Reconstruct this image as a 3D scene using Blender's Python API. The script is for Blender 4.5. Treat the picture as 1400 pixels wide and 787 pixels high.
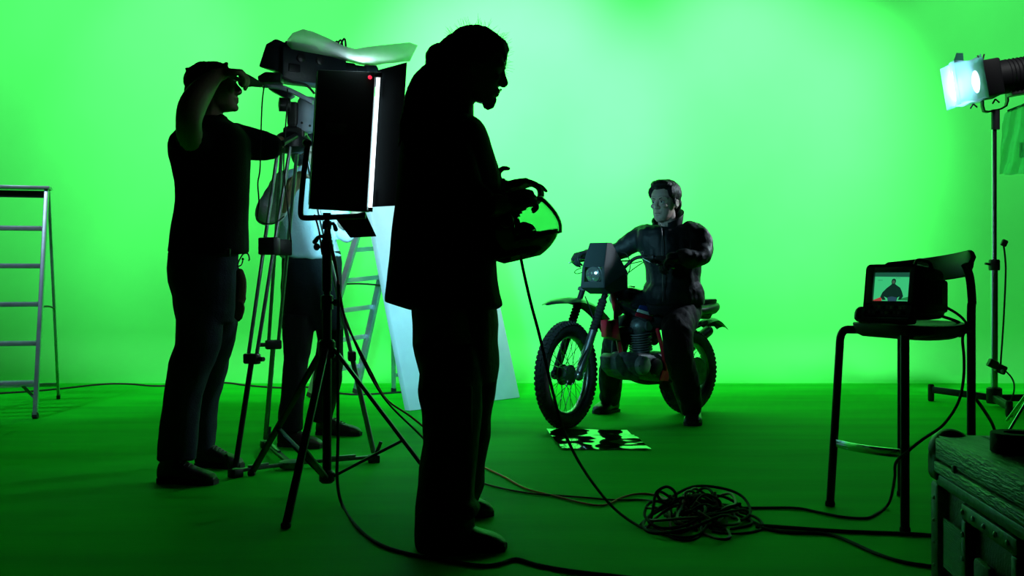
import bpy, bmesh, math, random
from mathutils import Vector, Matrix, noise
random.seed(7)
for o in list(bpy.data.objects): bpy.data.objects.remove(o, do_unlink=True)
SC = bpy.context.scene; COL = SC.collection
V = Vector
# ------------------------------------------------------------------ camera, world, lights
CZ, F, HY = .92, 1500., 385.
cd = bpy.data.cameras.new('camera'); cam = bpy.data.objects.new('camera', cd); COL.objects.link(cam)
cam.location = (0, 0, CZ); cam.rotation_euler = (math.pi/2, 0, 0)
cd.sensor_width = 36; cd.lens = 36*F/1400; cd.shift_y = (HY-393.5)/1400.; cd.clip_start = .05
SC.camera = cam
SC.view_settings.view_transform = 'Standard'; SC.view_settings.look = 'None'
SC.view_settings.gamma = 1; SC.view_settings.exposure = 0; SC.view_settings.use_curve_mapping = False
w = bpy.data.worlds.new('world'); SC.world = w; w.use_nodes = True
w.node_tree.nodes['Background'].inputs[0].default_value = (.35, .5, .45, 1)
w.node_tree.nodes['Background'].inputs[1].default_value = .001

def area(name, loc, target, power, sx, sy, color=(1, 1, 1), spread=180):
    l = bpy.data.lights.new(name, 'AREA'); l.shape = 'RECTANGLE'; l.size = sx; l.size_y = sy
    l.energy = power; l.color = color; l.spread = math.radians(spread)
    o = bpy.data.objects.new(name, l); COL.objects.link(o); o.location = loc
    o.rotation_euler = (V(target)-V(loc)).to_track_quat('-Z', 'Y').to_euler(); return o
# rigging above the frame: green-screen washes, plus first an unseen spot on the left ladder
def spot(name, loc, target, power, ang, blend, color=(1, 1, 1), r=.12):
    l = bpy.data.lights.new(name, 'SPOT'); l.energy = power; l.color = color; l.spot_size = math.radians(ang); l.spot_blend = blend
    l.shadow_soft_size = r; o = bpy.data.objects.new(name, l); COL.objects.link(o); o.location = loc
    o.rotation_euler = (V(target)-V(loc)).to_track_quat('-Z', 'Y').to_euler(); return o
OVERHEAD = [((-3.6, 4.9, 4.9), (-3.4, 7.7, .9), 330, 26, .7), ((-4.2, 7.0, 4.7), (-4.3, 10.2, 3.15), 800, 62, .6), ((-2.1, 7.0, 4.7), (-2.1, 10.2, 2.6), 620, 66, .6), ((-1.2, 6.4, 4.9), (-1.2, 10.2, 1.7), 420, 64, .5), ((-.1, 7.2, 4.6), (-.05, 10.2, 2.7), 2500, 54, .9),
        ((2.2, 7.2, 4.6), (2.35, 10.2, 2.5), 1900, 56, .9), ((1.0, 6.6, 4.9), (1.1, 10.2, 2.0), 560, 62, .5), ((3.9, 6.2, 4.9), (5.0, 10.2, 1.8), 900, 66, .6), ((-3.4, 6.2, 4.9), (-3.4, 10.2, 1.6), 210, 66, .5)]
for i, (a, b, p, sa, bl) in enumerate(OVERHEAD): spot('overhead_spot', a, b, p, sa, bl, (.95, 1, .97) if i else (.55, .8, 1))

# ------------------------------------------------------------------ helpers
def P(px, py, Y): return V(((px-700)*Y/F, Y, CZ+(HY-py)*Y/F))
def FL(px, py, z=0):
    Y = F*(CZ-z)/(py-HY); return V(((px-700)*Y/F, Y, z))
def rotz(v, a): return Matrix.Rotation(a, 3, 'Z') @ V(v)
def spline(pts, n=6):
    pts = [V(p) for p in pts]; out = []
    for i in range(len(pts)-1):
        p0 = pts[max(i-1, 0)]; p1 = pts[i]; p2 = pts[i+1]; p3 = pts[min(i+2, len(pts)-1)]
        for k in range(n):
            t = k/n
            out.append(.5*((2*p1)+(p2-p0)*t+(2*p0-5*p1+4*p2-p3)*t*t+(3*p1-p0-3*p2+p3)*t**3))
    out.append(pts[-1]); return out

class MB:
    def __init__(s): s.v = []; s.f = []
    def add(s, vs, fs):
        b = len(s.v); s.v += [V(x) for x in vs]; s.f += [tuple(b+i for i in f) for f in fs]; return s
    def box(s, c, size, M=None):
        M = M or Matrix.Identity(3); hx, hy, hz = [q/2 for q in size]; vs = []
        for z in (-hz, hz):
            for x, y in ((-hx, -hy), (hx, -hy), (hx, hy), (-hx, hy)): vs.append(V(c)+M @ V((x, y, z)))
        return s.add(vs, [(3, 2, 1, 0), (4, 5, 6, 7), (0, 1, 5, 4), (1, 2, 6, 5), (2, 3, 7, 6), (3, 0, 4, 7)])
    def bbox(s, c, size, M=None, b=.01):
        # box with chamfered edges
        bm = bmesh.new(); bmesh.ops.create_cube(bm, size=1)
        for v in bm.verts: v.co = V((v.co.x*size[0], v.co.y*size[1], v.co.z*size[2]))
        bmesh.ops.bevel(bm, geom=bm.edges[:], offset=b, segments=2, affect='EDGES', profile=.5)
        M = M or Matrix.Identity(3)
        s.add([V(c)+M @ v.co for v in bm.verts], [[v.index for v in f.verts] for f in bm.faces]); bm.free(); return s
    def hexa(s, a, b):
        # a, b: matching polygons -> closed prism
        n = len(a)
        return s.add(list(a)+list(b), [tuple(range(n))[::-1], tuple(range(n, 2*n))]+[(i, (i+1) % n, n+(i+1) % n, n+i) for i in range(n)])
    def prism(s, poly, off): return s.hexa([V(p) for p in poly], [V(p)+V(off) for p in poly])
    def bar(s, a, b, wx, wy, side=(1, 0, 0)):
        a = V(a); b = V(b); d = (b-a); L = d.length; d.normalize()
        sx = V(side)-d*V(side).dot(d); sx.normalize(); sy = d.cross(sx)
        M = Matrix((sx, sy, d)).transposed(); return s.box((a+b)/2, (wx, wy, L), M)
    def rings(s, R, cap=True):
        n = len(R[0]); vs = [p for r in R for p in r]; fs = []
        for i in range(len(R)-1):
            for k in range(n):
                k2 = (k+1) % n; fs.append((i*n+k, i*n+k2, (i+1)*n+k2, (i+1)*n+k))
        if cap: fs += [tuple(range(n))[::-1], tuple((len(R)-1)*n+k for k in range(n))]
        return s.add(vs, fs)
    def tube(s, pts, r, seg=8, round_=False, flat=1., side=None):
        pts = [V(p) for p in pts]; rr = r if isinstance(r, (list, tuple)) else [r]*len(pts)
        if round_:
            d0 = (pts[0]-pts[1]).normalized(); d1 = (pts[-1]-pts[-2]).normalized(); a = []; ra = []
            for t in (85, 60, 30): a.append(pts[0]+d0*rr[0]*math.sin(math.radians(t))); ra.append(rr[0]*math.cos(math.radians(t)))
            e = []; re = []
            for t in (30, 60, 85): e.append(pts[-1]+d1*rr[-1]*math.sin(math.radians(t))); re.append(rr[-1]*math.cos(math.radians(t)))
            pts = a+pts+e; rr = ra+list(rr)+re
        R = []; prev = V(side) if side else None
        for i, p in enumerate(pts):
            d = (pts[min(i+1, len(pts)-1)]-pts[max(i-1, 0)])
            d = d.normalized() if d.length > 1e-9 else V((0, 0, 1))
            if prev is None: prev = V((0, 0, 1)) if abs(d.z) < .9 else V((1, 0, 0))
            x = prev-d*prev.dot(d)
            if x.length < 1e-4: x = d.orthogonal()
            x.normalize(); y = d.cross(x); prev = x
            R.append([p+x*math.cos(2*math.pi*k/seg)*rr[i]+y*math.sin(2*math.pi*k/seg)*rr[i]*flat for k in range(seg)])
        return s.rings(R)
    def limb(s, pr, seg=14, n=5, flat=1., side=None):
        # pr: [(point, radius)], smooth tapering tube with round ends
        pts = spline([V(p) for p, _ in pr], n); rs = spline([V((r, 0, 0)) for _, r in pr], n)
        return s.tube(pts, [max(q.x, .001) for q in rs], seg, True, flat, side)
    def ell(s, c, r, M=None, seg=18, rg=12):
        M = M or Matrix.Identity(3); R = []
        for i in range(rg+1):
            t = math.pi*(.02+.96*i/rg)
            R.append([V(c)+M @ V((r[0]*math.sin(t)*math.cos(2*math.pi*k/seg), r[1]*math.sin(t)*math.sin(2*math.pi*k/seg), -r[2]*math.cos(t))) for k in range(seg)])
        return s.rings(R)
    def lathe(s, prof, o, ax=(0, 0, 1), seg=24, cap=True):
        # prof: [(radius, height along axis)]
        ax = V(ax).normalized(); x = ax.orthogonal().normalized(); y = ax.cross(x)
        return s.rings([[V(o)+ax*h+x*math.cos(2*math.pi*k/seg)*r+y*math.sin(2*math.pi*k/seg)*r for k in range(seg)] for r, h in prof], cap)
    def torus(s, c, R, r, ax, seg=40, sr=10, flat=1., x=None):
        ax = V(ax).normalized(); x = ax.orthogonal().normalized(); y = ax.cross(x); vs = []; fs = []
        for i in range(seg):
            a = 2*math.pi*i/seg; d = x*math.cos(a)+y*math.sin(a)
            for k in range(sr):
                b = 2*math.pi*k/sr; vs.append(V(c)+d*(R+r*math.cos(b))+ax*r*flat*math.sin(b))
        for i in range(seg):
            for k in range(sr): fs.append((i*sr+k, ((i+1) % seg)*sr+k, ((i+1) % seg)*sr+(k+1) % sr, i*sr+(k+1) % sr))
        return s.add(vs, fs)
    def rows(s, R, seg=28, sq=2.0, yaw=0):
        # R: [(py, px0, px1, Y, half depth)] horizontal slices of a standing form
        out = []
        for py, x0, x1, Y, hd in R:
            a = P(x0, py, Y); b = P(x1, py, Y); c = (a+b)/2; hw = (b-a).length/2; ring = []
            for k in range(seg):
                t = 2*math.pi*k/seg; cx = math.cos(t); sy = math.sin(t)
                ring.append(c+V((math.copysign(abs(cx)**(2/sq), cx)*hw, math.copysign(abs(sy)**(2/sq), sy)*hd, 0)))
            out.append(ring)
        n = len(out[0]); fine = []
        for k in range(n):
            pass
        return s.rings(out)
    def grid(s, fn, nu, nv, th=0):
        vs = [fn(i/nu, j/nv) for i in range(nu+1) for j in range(nv+1)]; vs = [V(q) for q in vs]
        fs = [(i*(nv+1)+j, (i+1)*(nv+1)+j, (i+1)*(nv+1)+j+1, i*(nv+1)+j+1) for i in range(nu) for j in range(nv)]
        return s.add(vs, fs)

ORG = {}
def tag(o, label=None, cat=None, group=None, kind=None):
    if label: o['label'] = label
    if cat: o['category'] = cat
    if group: o['group'] = group
    if kind: o['kind'] = kind
    return o
def thing(name, loc, label, cat, group=None):
    o = bpy.data.objects.new(name, None); o.empty_display_size = .1; COL.objects.link(o); o.location = loc
    ORG[o.name] = V(loc); return tag(o, label, cat, group)
def finish(me, m, ang=38):
    me.materials.clear(); me.materials.append(m)
    me.polygons.foreach_set('use_smooth', [True]*len(me.polygons))
    try: me.set_sharp_from_angle(angle=math.radians(ang))
    except Exception: pass
    me.update()
def build(mb, name, m, parent=None, label=None, remesh=0, smooth=2, wr=0, wsc=9., solid=0, ang=38, org=None, bevel=0):
    o0 = ORG[parent.name] if parent else V(org or (0, 0, 0))
    me = bpy.data.meshes.new(name); me.from_pydata([tuple(v-o0) for v in mb.v], [], mb.f); me.update()
    bm = bmesh.new(); bm.from_mesh(me); bmesh.ops.recalc_face_normals(bm, faces=bm.faces[:]); bm.to_mesh(me); bm.free()
    ob = bpy.data.objects.new(name, me); COL.objects.link(ob)
    if remesh or solid or bevel:
        if remesh:
            md = ob.modifiers.new('r', 'REMESH'); md.mode = 'VOXEL'; md.voxel_size = remesh; md.adaptivity = 0
            if smooth:
                md = ob.modifiers.new('s', 'SMOOTH'); md.factor = .5; md.iterations = smooth
        if solid:
            md = ob.modifiers.new('so', 'SOLIDIFY'); md.thickness = solid; md.offset = 0
        if bevel:
            md = ob.modifiers.new('b', 'BEVEL'); md.width = bevel; md.segments = 2; md.limit_method = 'ANGLE'
        dg = bpy.context.evaluated_depsgraph_get(); me2 = bpy.data.meshes.new_from_object(ob.evaluated_get(dg))
        ob.modifiers.clear(); ob.data = me2; bpy.data.meshes.remove(me); me = me2; me.name = name
    if wr:
        nn = [v.normal.copy() for v in me.vertices]
        for v, n_ in zip(me.vertices, nn):
            q = (v.co+o0); a = noise.noise(V((q.x*wsc, q.y*wsc, q.z*wsc*.45)))+.5*noise.noise(V((q.x*wsc*2.2+5, q.y*wsc*2.2, q.z*wsc*1.3)))
            v.co += n_*a*wr
    finish(me, m, ang)
    if parent: ob.parent = parent
    else: ob.location = o0
    ORG[ob.name] = o0
    if label: ob['label'] = label
    return ob

MATS = {}
def mat(name, col, rough=.6, metal=0, bump=0, bsc=60, var=0, vsc=5, emit=None, es=0, trans=0, spec=.5, alpha=1, sheen=0, coat=0, ior=1.45, aniso=None):
    if name in MATS: return MATS[name]
    m = bpy.data.materials.new(name); m.use_nodes = True; nt = m.node_tree; b = nt.nodes['Principled BSDF']
    b.inputs['Base Color'].default_value = (*col, 1); b.inputs['Roughness'].default_value = rough
    b.inputs['Metallic'].default_value = metal; b.inputs['Specular IOR Level'].default_value = spec
    b.inputs['Transmission Weight'].default_value = trans; b.inputs['Alpha'].default_value = alpha
    b.inputs['Sheen Weight'].default_value = sheen; b.inputs['Coat Weight'].default_value = coat; b.inputs['IOR'].default_value = ior
    if emit: b.inputs['Emission Color'].default_value = (*emit, 1); b.inputs['Emission Strength'].default_value = es
    if bump or var:
        tc = nt.nodes.new('ShaderNodeTexCoord')
        mp = nt.nodes.new('ShaderNodeMapping'); nt.links.new(tc.outputs['Object'], mp.inputs['Vector'])
        if aniso: mp.inputs['Scale'].default_value = aniso
    if bump:
        n = nt.nodes.new('ShaderNodeTexNoise'); n.inputs['Scale'].default_value = bsc; n.inputs['Detail'].default_value = 4
        nt.links.new(mp.outputs[0], n.inputs['Vector'])
        bp = nt.nodes.new('ShaderNodeBump'); bp.inputs['Strength'].default_value = bump; bp.inputs['Distance'].default_value = .01
        nt.links.new(n.outputs['Fac'], bp.inputs['Height']); nt.links.new(bp.outputs[0], b.inputs['Normal'])
    if var:
        n = nt.nodes.new('ShaderNodeTexNoise'); n.inputs['Scale'].default_value = vsc; n.inputs['Detail'].default_value = 5
        nt.links.new(mp.outputs[0], n.inputs['Vector'])
        r = nt.nodes.new('ShaderNodeValToRGB'); r.color_ramp.elements[0].position = .3; r.color_ramp.elements[1].position = .7
        r.color_ramp.elements[0].color = (*[c*(1-var) for c in col], 1); r.color_ramp.elements[1].color = (*[min(1, c*(1+var)) for c in col], 1)
        nt.links.new(n.outputs['Fac'], r.inputs['Fac']); nt.links.new(r.outputs[0], b.inputs['Base Color'])
    MATS[name] = m; return m
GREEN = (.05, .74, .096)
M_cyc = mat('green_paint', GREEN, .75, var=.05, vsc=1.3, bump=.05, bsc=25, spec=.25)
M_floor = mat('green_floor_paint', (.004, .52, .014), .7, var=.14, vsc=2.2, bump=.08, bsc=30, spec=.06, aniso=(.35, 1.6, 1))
M_black = mat('black_cloth', (.010, .011, .011), .9, bump=.3, bsc=120, spec=.15)
M_blackp = mat('black_plastic', (.012, .012, .013), .45, bump=.05, bsc=200)
M_blackm = mat('black_painted_metal', (.008, .008, .010), .42, var=.2, vsc=20, spec=.3)
M_rubber = mat('black_rubber', (.012, .012, .012), .8, bump=.2, bsc=90)
M_alu = mat('brushed_aluminium', (.40, .46, .52), .42, .6, bump=.06, bsc=80, var=.15, vsc=12)
M_chrome = mat('chrome', (.6, .62, .65), .15, 1, var=.05)
M_skin = mat('skin', (.32, .19, .13), .55, bump=.08, bsc=90, var=.06, vsc=12)
M_skin2 = mat('brown_skin', (.16, .085, .05), .55, bump=.08, bsc=90, var=.06, vsc=12)
M_hair = mat('black_hair', (.008, .007, .006), .55, bump=.6, bsc=160, aniso=(1, 1, .2), spec=.3)
M_jean = mat('dark_denim', (.018, .026, .045), .85, bump=.35, bsc=140, var=.3, vsc=9, spec=.2)
M_shoe = mat('dark_shoe_leather', (.016, .013, .012), .5, bump=.15, bsc=80)

# ------------------------------------------------------------------ setting
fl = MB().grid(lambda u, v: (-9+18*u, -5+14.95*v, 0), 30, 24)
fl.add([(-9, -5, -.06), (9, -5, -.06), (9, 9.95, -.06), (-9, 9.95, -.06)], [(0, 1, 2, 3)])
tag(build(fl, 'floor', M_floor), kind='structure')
R_ = .45
def wallf(u, v):
    x = -9+18*u; t = v*3
    if t < 1: a = t*math.pi/2; return (x, 9.95+R_*math.sin(a), R_-R_*math.cos(a))
    return (x, 10.4, R_+(t-1)/2*5.5)
tag(build(MB().grid(wallf, 24, 36), 'wall_back', M_cyc), kind='structure')
# ------------------------------------------------------------------ white polystyrene board leaning behind the crew
nB = V((-.76, .65, 0)); BL = FL(560, 562); BR = FL(711, 543.5); up = (nB*.277+V((0, 0, .961)))
M_board = mat('white_foam_board', (.72, .76, .77), .8, bump=.25, bsc=170, var=.05, vsc=8)
b = MB().hexa([BL, BR, BR+up*2.44, BL+up*2.44], [p+nB*.05+V((0, 0, .0)) for p in (BL, BR, BR+up*2.44, BL+up*2.44)])
for v in b.v: v.z += .003
tag(build(b, 'foam_board', M_board, bevel=.004, org=(BL+BR)/2), 'tall white foam board leaning back behind the man with dreadlocks', 'board')

# ------------------------------------------------------------------ stepladders
M_tread = mat('ladder_tread', (.44, .5, .56), .4, .5, bump=.1, bsc=120, var=.12, vsc=14)
M_strap = mat('dark_strap', (.02, .022, .022), .6)
def stepladder(FR, FLf, TR, TL, RR, RL, n, label, deep=.075):
    # front feet right/left, top right/left, rear feet
    FR, FLf, TR, TL, RR, RL = map(V, (FR, FLf, TR, TL, RR, RL))
    t = thing('stepladder', (FR+FLf+RR+RL)/4, label, 'ladder', None)
    wdir = (TR-TL).normalized(); back = ((RR+RL)/2-(FR+FLf)/2); back.z = 0; back.normalize()
    for a, c in ((FR, TR), (FLf, TL)):
        r = build(MB().bar(a+V((0, 0, .02)), c, .028, .062, wdir), 'front_rail', M_alu, t, bevel=.003)
        build(MB().bar(a+V((0, 0, .001)), a+(c-a).normalized()*.04, .036, .07, wdir), 'foot_cap', M_rubber, r, bevel=.004)
    for i in range(n):
        f = (i+.9)/(n+.95); a = FLf.lerp(TL, f); c = FR.lerp(TR, f)
        m = MB(); M = Matrix((wdir, back, V((0, 0, 1)))).transposed()
        m.bbox((a+c)/2+V((0, 0, -.004)), ((c-a).length-.028, deep, .03), M, .004)
        for q in (-.6, -.2, .2, .6): m.bbox((a+c)/2+V((0, 0, .0125))+back*q*deep*.5, ((c-a).length-.04, .006, .004), M, .0015)
        build(m, 'tread', M_tread, t)
        if i == 0:
            for s, e in ((a, wdir), (c, -wdir)): build(MB().bar(s+e*.1+V((0, 0, -.01)), s+V((0, 0, -.12))+(FR-TR)*.0, .004, .022, back), 'brace', M_alu, t)
    M = Matrix((wdir, back, V((0, 0, 1)))).transposed(); c = (TR+TL)/2
    m = MB().bbox(c+back*.035+V((0, 0, .012)), ((TR-TL).length+.05, .17, .022), M, .006)
    build(m, 'top_platform', M_tread, t)
    build(MB().bbox(c+V((0, 0, -.035)), ((TR-TL).length-.03, .012, .05), M, .003), 'name_plate', M_strap, t, 'dark strip under the top platform')
    for a, c2 in ((RR, TR+back*.1), (RL, TL+back*.1)):
        r = build(MB().bar(a+V((0, 0, .02)), c2, .02, .035, wdir), 'rear_rail', M_alu, t, bevel=.002)
        build(MB().bar(a+V((0, 0, .001)), a+(c2-a).normalized()*.035, .026, .04, wdir), 'foot_cap', M_rubber, r, bevel=.003)
    for f in (.075,):
        a = RR.lerp(TR+back*.1, f); c2 = RL.lerp(TL+back*.1, f); build(MB().bar(a, c2, .018, .03, back), 'rear_crossbar', M_alu, t, bevel=.002)
    for a1, a2, b1, b2 in ((FR, TR, RR, TR+back*.1), (FLf, TL, RL, TL+back*.1)):
        p = a1.lerp(a2, .47); q = b1.lerp(b2, .455)
        m = MB().tube(spline([p, p.lerp(q, .3)+V((0, 0, .012)), p.lerp(q, .7)+V((0, 0, .012)), q], 5), .007, 6)
        build(m, 'spreader_strap', M_strap, t)
    return t
bk = V((-.27, .96, 0)); wd = V((-.96, -.27, 0))
FR = V((-3.208, 7.38, 0)); FLx = FR+wd*.5; TR = V((-3.307, 7.8, 1.575)); TL = TR+wd*.34
stepladder(FR, FLx, TR, TL, V((-3.563, 8.62, 0)), V((-3.563, 8.62, 0))+wd*.5, 5, 'aluminium stepladder cut off by the left edge of the picture')
# ladder behind the foam board
def atY(x, y, Y): return P(x, y, Y)
fr = FL(487, 538); fl_ = FL(424, 543); tr = P(556, 214, 8.95); tl = P(520, 214, 8.75)
w2 = (fr-fl_).normalized()
stepladder(fr, fl_, tr, tl, fr+V((.62, .42, 0)), fl_+V((.62, .42, 0)), 7, 'aluminium stepladder behind the tripod, partly covered by the white foam board', .06)

# ------------------------------------------------------------------ bar stool
M_seat = mat('black_stool_seat', (.010, .012, .014), .55, bump=.04, bsc=200, spec=.25)
L1 = V((1.305, 4.5, 0)); L2 = V((1.44, 4.02, 0)); L3 = V((1.80, 4.30, 0)); L4 = V((1.675, 4.72, 0))
ctr = (L1+L2+L3+L4)/4; ZS = .742
t = thing('bar_stool', ctr, 'tall black metal bar stool carrying the small monitor', 'stool')
tops = []
for i, L in enumerate((L1, L2, L3, L4)):
    k = .86
    if i < 2:
        T = ctr+(L-ctr)*k; inn = ctr+(L-ctr)*.45
        if i == 0: T = P(1148, 470, 4.47); T.z = ZS-.09
        else: T.x = L2.x*T.y/L2.y if 0 else T.x
        T.z = ZS-.085
        pts = spline([L+V((0, 0, .012)), L.lerp(T, .5)+V((0, 0, 0)), T], 6)[:-1]+spline([T, T+(inn-T)*.12+V((0, 0, .05)), T+(inn-T)*.42+V((0, 0, .072)), inn+V((0, 0, ZS-.013))], 5) if 0 else None
        inz = V((inn.x, inn.y, ZS-.016))
        c1 = V((T.x, T.y, ZS-.016)).lerp(inz, .28)
        pts = [L+V((0, 0, .012)), T]+[((1-q)**2)*T+2*q*(1-q)*V((T.x, T.y, ZS-.016))+q*q*c1 for q in (.15, .3, .45, .6, .75, .9, 1)]+[inz]
        if i == 1:
            T = P(1237, 500, L2.y+.04); T.z = ZS-.05; pts = [L+V((0, 0, .012)), T, V((T.x, T.y, ZS-.02))]
    else:
        T = V((L.x*.995, L.y, .78)); out = (L-ctr).normalized()
        if i == 2: pts = spline([L+V((0, 0, .012)), V((L.x, L.y, .5)), V((L.x, L.y, .8)), P(1329, 412, 4.3), P(1326, 380, 4.29), P(1320, 362, 4.27)], 6)
        else: pts = spline([L+V((0, 0, .012)), V((L.x, L.y, .5)), V((L.x, L.y, .8)), V((L.x+.0, L.y+.0, .9)), V((L.x-.01, L.y-.01, .99))], 6)
    l = build(MB().tube(pts, .0165, 14), 'leg', M_blackm, t)
    build(MB().lathe([(.012, .001), (.019, .001), (.02, .012), (.018, .022)], L), 'foot_cap', M_rubber, l)
# seat: rounded square shell, slightly dished
ex = (L2-L1); ex.z = 0; ey = (L3-L2); ey.z = 0
exn = ex.normalized(); eyn = ey.normalized(); sc = P(1242, 452, 4.38); sc.z = 0
def ringseat(s, z, n=40):
    r = []
    for k in range(n):
        a = 2*math.pi*k/n; cx, sy = math.cos(a), math.sin(a)
        q = .235*s*V((math.copysign(abs(cx)**.55, cx), math.copysign(abs(sy)**.55, sy), 0))
        dip = .010*(q.y/.23)**2
        r.append(sc+exn*q.x+eyn*q.y*.96+V((0, 0, z+dip)))
    return r
build(MB().rings([ringseat(.3, ZS-.046), ringseat(.82, ZS-.046), ringseat(.93, ZS-.036), ringseat(.985, ZS-.012), ringseat(1, ZS+.003), ringseat(.98, ZS+.009), ringseat(.9, ZS+.004), ringseat(.3, ZS)]), 'seat', M_seat, t)
build(MB().tube([V((L3.x, L3.y, ZS-.012)), V((L2.x+.03, L2.y+.02, ZS-.02)), ctr*1+V((-.26, .0, ZS-.016)) if 0 else V((L2.x+.03, L2.y+.02, ZS-.02))][:2], .012, 10), 'seat_rail', M_blackm, t)
build(MB().tube([V((L4.x, L4.y, ZS-.014)), V((L3.x, L3.y, ZS-.014))], .012, 10), 'seat_rail', M_blackm, t)
build(MB().tube([V((L4.x, L4.y, ZS-.016)), V((L1.x+.1, L1.y, ZS-.018))], .012, 10), 'seat_rail', M_blackm, t)
# chrome foot rest: curved flat strip between the two front legs
a = P(1139, 602, 4.5-.0); b_ = P(1237, 620, 4.04); fz = .27; 
a = L1.lerp(V((P(1148, 470, 4.47))), .36); a = P(1140, 604, 4.49); c_ = (a+b_)/2-eyn*.085
def strip(pts, h, th, tilt=0):
    m = MB(); R = []
    for i, p in enumerate(pts):
        d = (pts[min(i+1, len(pts)-1)]-pts[max(i-1, 0)]); d.z = 0; d.normalize(); n = V((-d.y, d.x, 0))
        R.append([p+n*th/2+V((0, 0, h/2)), p-n*th/2+V((0, 0, h/2)), p-n*th/2-V((0, 0, h/2)), p+n*th/2-V((0, 0, h/2))])
    return m.rings(R)
q = [((1-k)**2)*a+2*k*(1-k)*c_+k*k*b_ for k in [i/14 for i in range(15)]]
build(strip(q, .032, .006), 'foot_rest', M_chrome, t, 'curved chrome foot rest', bevel=.001)
# back rest band
A = P(1328, 358, 4.27); B = P(1200, 376, 4.74)
out = (L3-L2).normalized()
mid = (A+B)/2+out*.17
n_ = 26; R = []
for i in range(n_+1):
    k = i/n_; p = ((1-k)**2)*A+2*k*(1-k)*mid+k*k*B
    d = (2*(1-k)*(mid-A)+2*k*(B-mid)); d.z = 0; d.normalize(); n = V((d.y, -d.x, 0))
    if n.dot(out) < 0: n = -n
    endt = min(1, .35+3.2*min(k, 1-k)**.6*1.0); hh = .052*min(1, endt); zt = p.z+.006; lean = .012
    R.append([p+n*.009+V((0, 0, hh))+n*lean, p-n*.009+V((0, 0, hh))+n*lean, p-n*.011, p-n*.009+V((0, 0, -hh))-n*0, p+n*.009+V((0, 0, -hh)), p+n*.012])
build(MB().rings(R), 'backrest', M_seat, t, bevel=.004, ang=60)

# ------------------------------------------------------------------ field monitor on the stool
mo = P(1236, 447, 4.30); mo.z = ZS+.012
th = math.radians(-47)
fx = rotz(V((1, 0, 0)), th)      # to the right along the front face
fb = rotz(V((0, 1, 0)), th)      # away from the screen
base = P(1212, 447, 4.27); base.z = ZS+.009
def Mo(x, y, z): return base+fx*x+fb*y+V((0, 0, z))
t = thing('field_monitor', Mo(0, .12, 0), 'small black field monitor on the bar stool, showing the rider', 'monitor')
W = .102
def loop(y, hw, z0, z1, n=5, r=.02, sh=0):
    o = []
    for cx, cz, a0 in ((hw-r, z0+r, -90), (hw-r, z1-r, 0), (-hw+r, z1-r, 90), (-hw+r, z0+r, 180)):
        for k in range(n):
            a = math.radians(a0+90*k/(n-1)); o.append(Mo(cx+r*math.cos(a), y+sh*(cz+r*math.sin(a)), cz+r*math.sin(a)))
    return o
hood = MB().rings([loop(.012, W, .03, .232, sh=.16), loop(.0, W+.004, .028, .238, sh=.16), loop(.10, W+.002, .02, .236), loop(.13, W-.002, .018, .232), loop(.2, W-.004, .018, .228), loop(.28, W-.008, .02, .214), loop(.305, W-.014, .025, .19), loop(.318, W-.03, .04, .165)])
build(hood, 'housing', M_blackp, t, ang=50)
fb0 = .16
def Fz(x, z, d=0): return Mo(x, fb0*z+.012-d, z)      # point on the tilted front
fr_ = MB()
sx0, sx1, sz0, sz1 = -.070, .078, .094, .205
for (x0, x1, z0, z1) in ((-.10, sx0, .085, .226), (sx1, .098, .085, .226), (sx0, sx1, sz1, .226), (sx0, sx1, .08, sz0)):
    fr_.hexa([Fz(x0, z0, .012), Fz(x1, z0, .012), Fz(x1, z1, .012), Fz(x0, z1, .012)], [Fz(x0, z0, -.004), Fz(x1, z0, -.004), Fz(x1, z1, -.004), Fz(x0, z1, -.004)])
M_bez = mat('grey_bezel', (.15, .18, .2), .4, bump=.05, bsc=150)
build(fr_, 'bezel', M_bez, t, 'dark grey bezel', bevel=.002)
# screen (self-lit) and the picture on it
def scr(u, v, d): return Fz(sx0+(sx1-sx0)*u, sz0+(sz1-sz0)*v, d)
def emat(n, c, s=1.0): return mat(n, (.01, .01, .01), .3, emit=c, es=s)
s = build(MB().hexa([scr(0, 0, .001), scr(1, 0, .001), scr(1, 1, .001), scr(0, 1, .001)], [scr(0, 0, -.003), scr(1, 0, -.003), scr(1, 1, -.003), scr(0, 1, -.003)]), 'screen', emat('screen_green', (.05, .62, .22), .85), t, 'lit green screen')
def flat(poly, d): return MB().hexa([scr(u, v, d) for u, v in poly], [scr(u, v, d-.0006) for u, v in poly])
build(flat([(0, .86), (1, .84), (1, 1), (0, 1)], .0022), 'screen_band', emat('screen_dark', (.01, .09, .05), 1), s)
build(flat([(0, 0), (.24, 0), (.24, .15), (0, .03)], .0022), 'screen_red_patch', emat('screen_red', (.45, .05, .05), .8), s)
build(flat([(.80, .1), (1, .16), (1, .02), (.72, .04)], .0022), 'screen_floor_patch', emat('screen_floor', (.01, .2, .05), 1), s)
fig = [(.42, 0), (.40, .1), (.30, .16), (.36, .04), (.27, .03), (.2, .15), (.25, .3), (.36, .45), (.47, .56), (.50, .6), (.485, .68), (.5, .76), (.55, .79), (.6, .76), (.61, .68), (.59, .6), (.63, .56), (.74, .47), (.80, .33), (.84, .17), (.78, .05), (.70, .04), (.74, .16), (.68, .12), (.66, 0)]
build(flat(fig, .003), 'screen_figure', emat('screen_black', (.004, .025, .016), 1), s)
build(flat([(.42, 0), (.41, .13), (.52, .16), (.66, .13), (.66, 0)], .0038), 'screen_jeans', emat('screen_jeans', (.02, .06, .09), 1), s)
build(flat([(.515, .62), (.51, .7), (.55, .74), (.59, .69), (.575, .61)], .0038), 'screen_face', emat('screen_face', (.05, .09, .06), 1), s)
m = MB()
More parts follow.
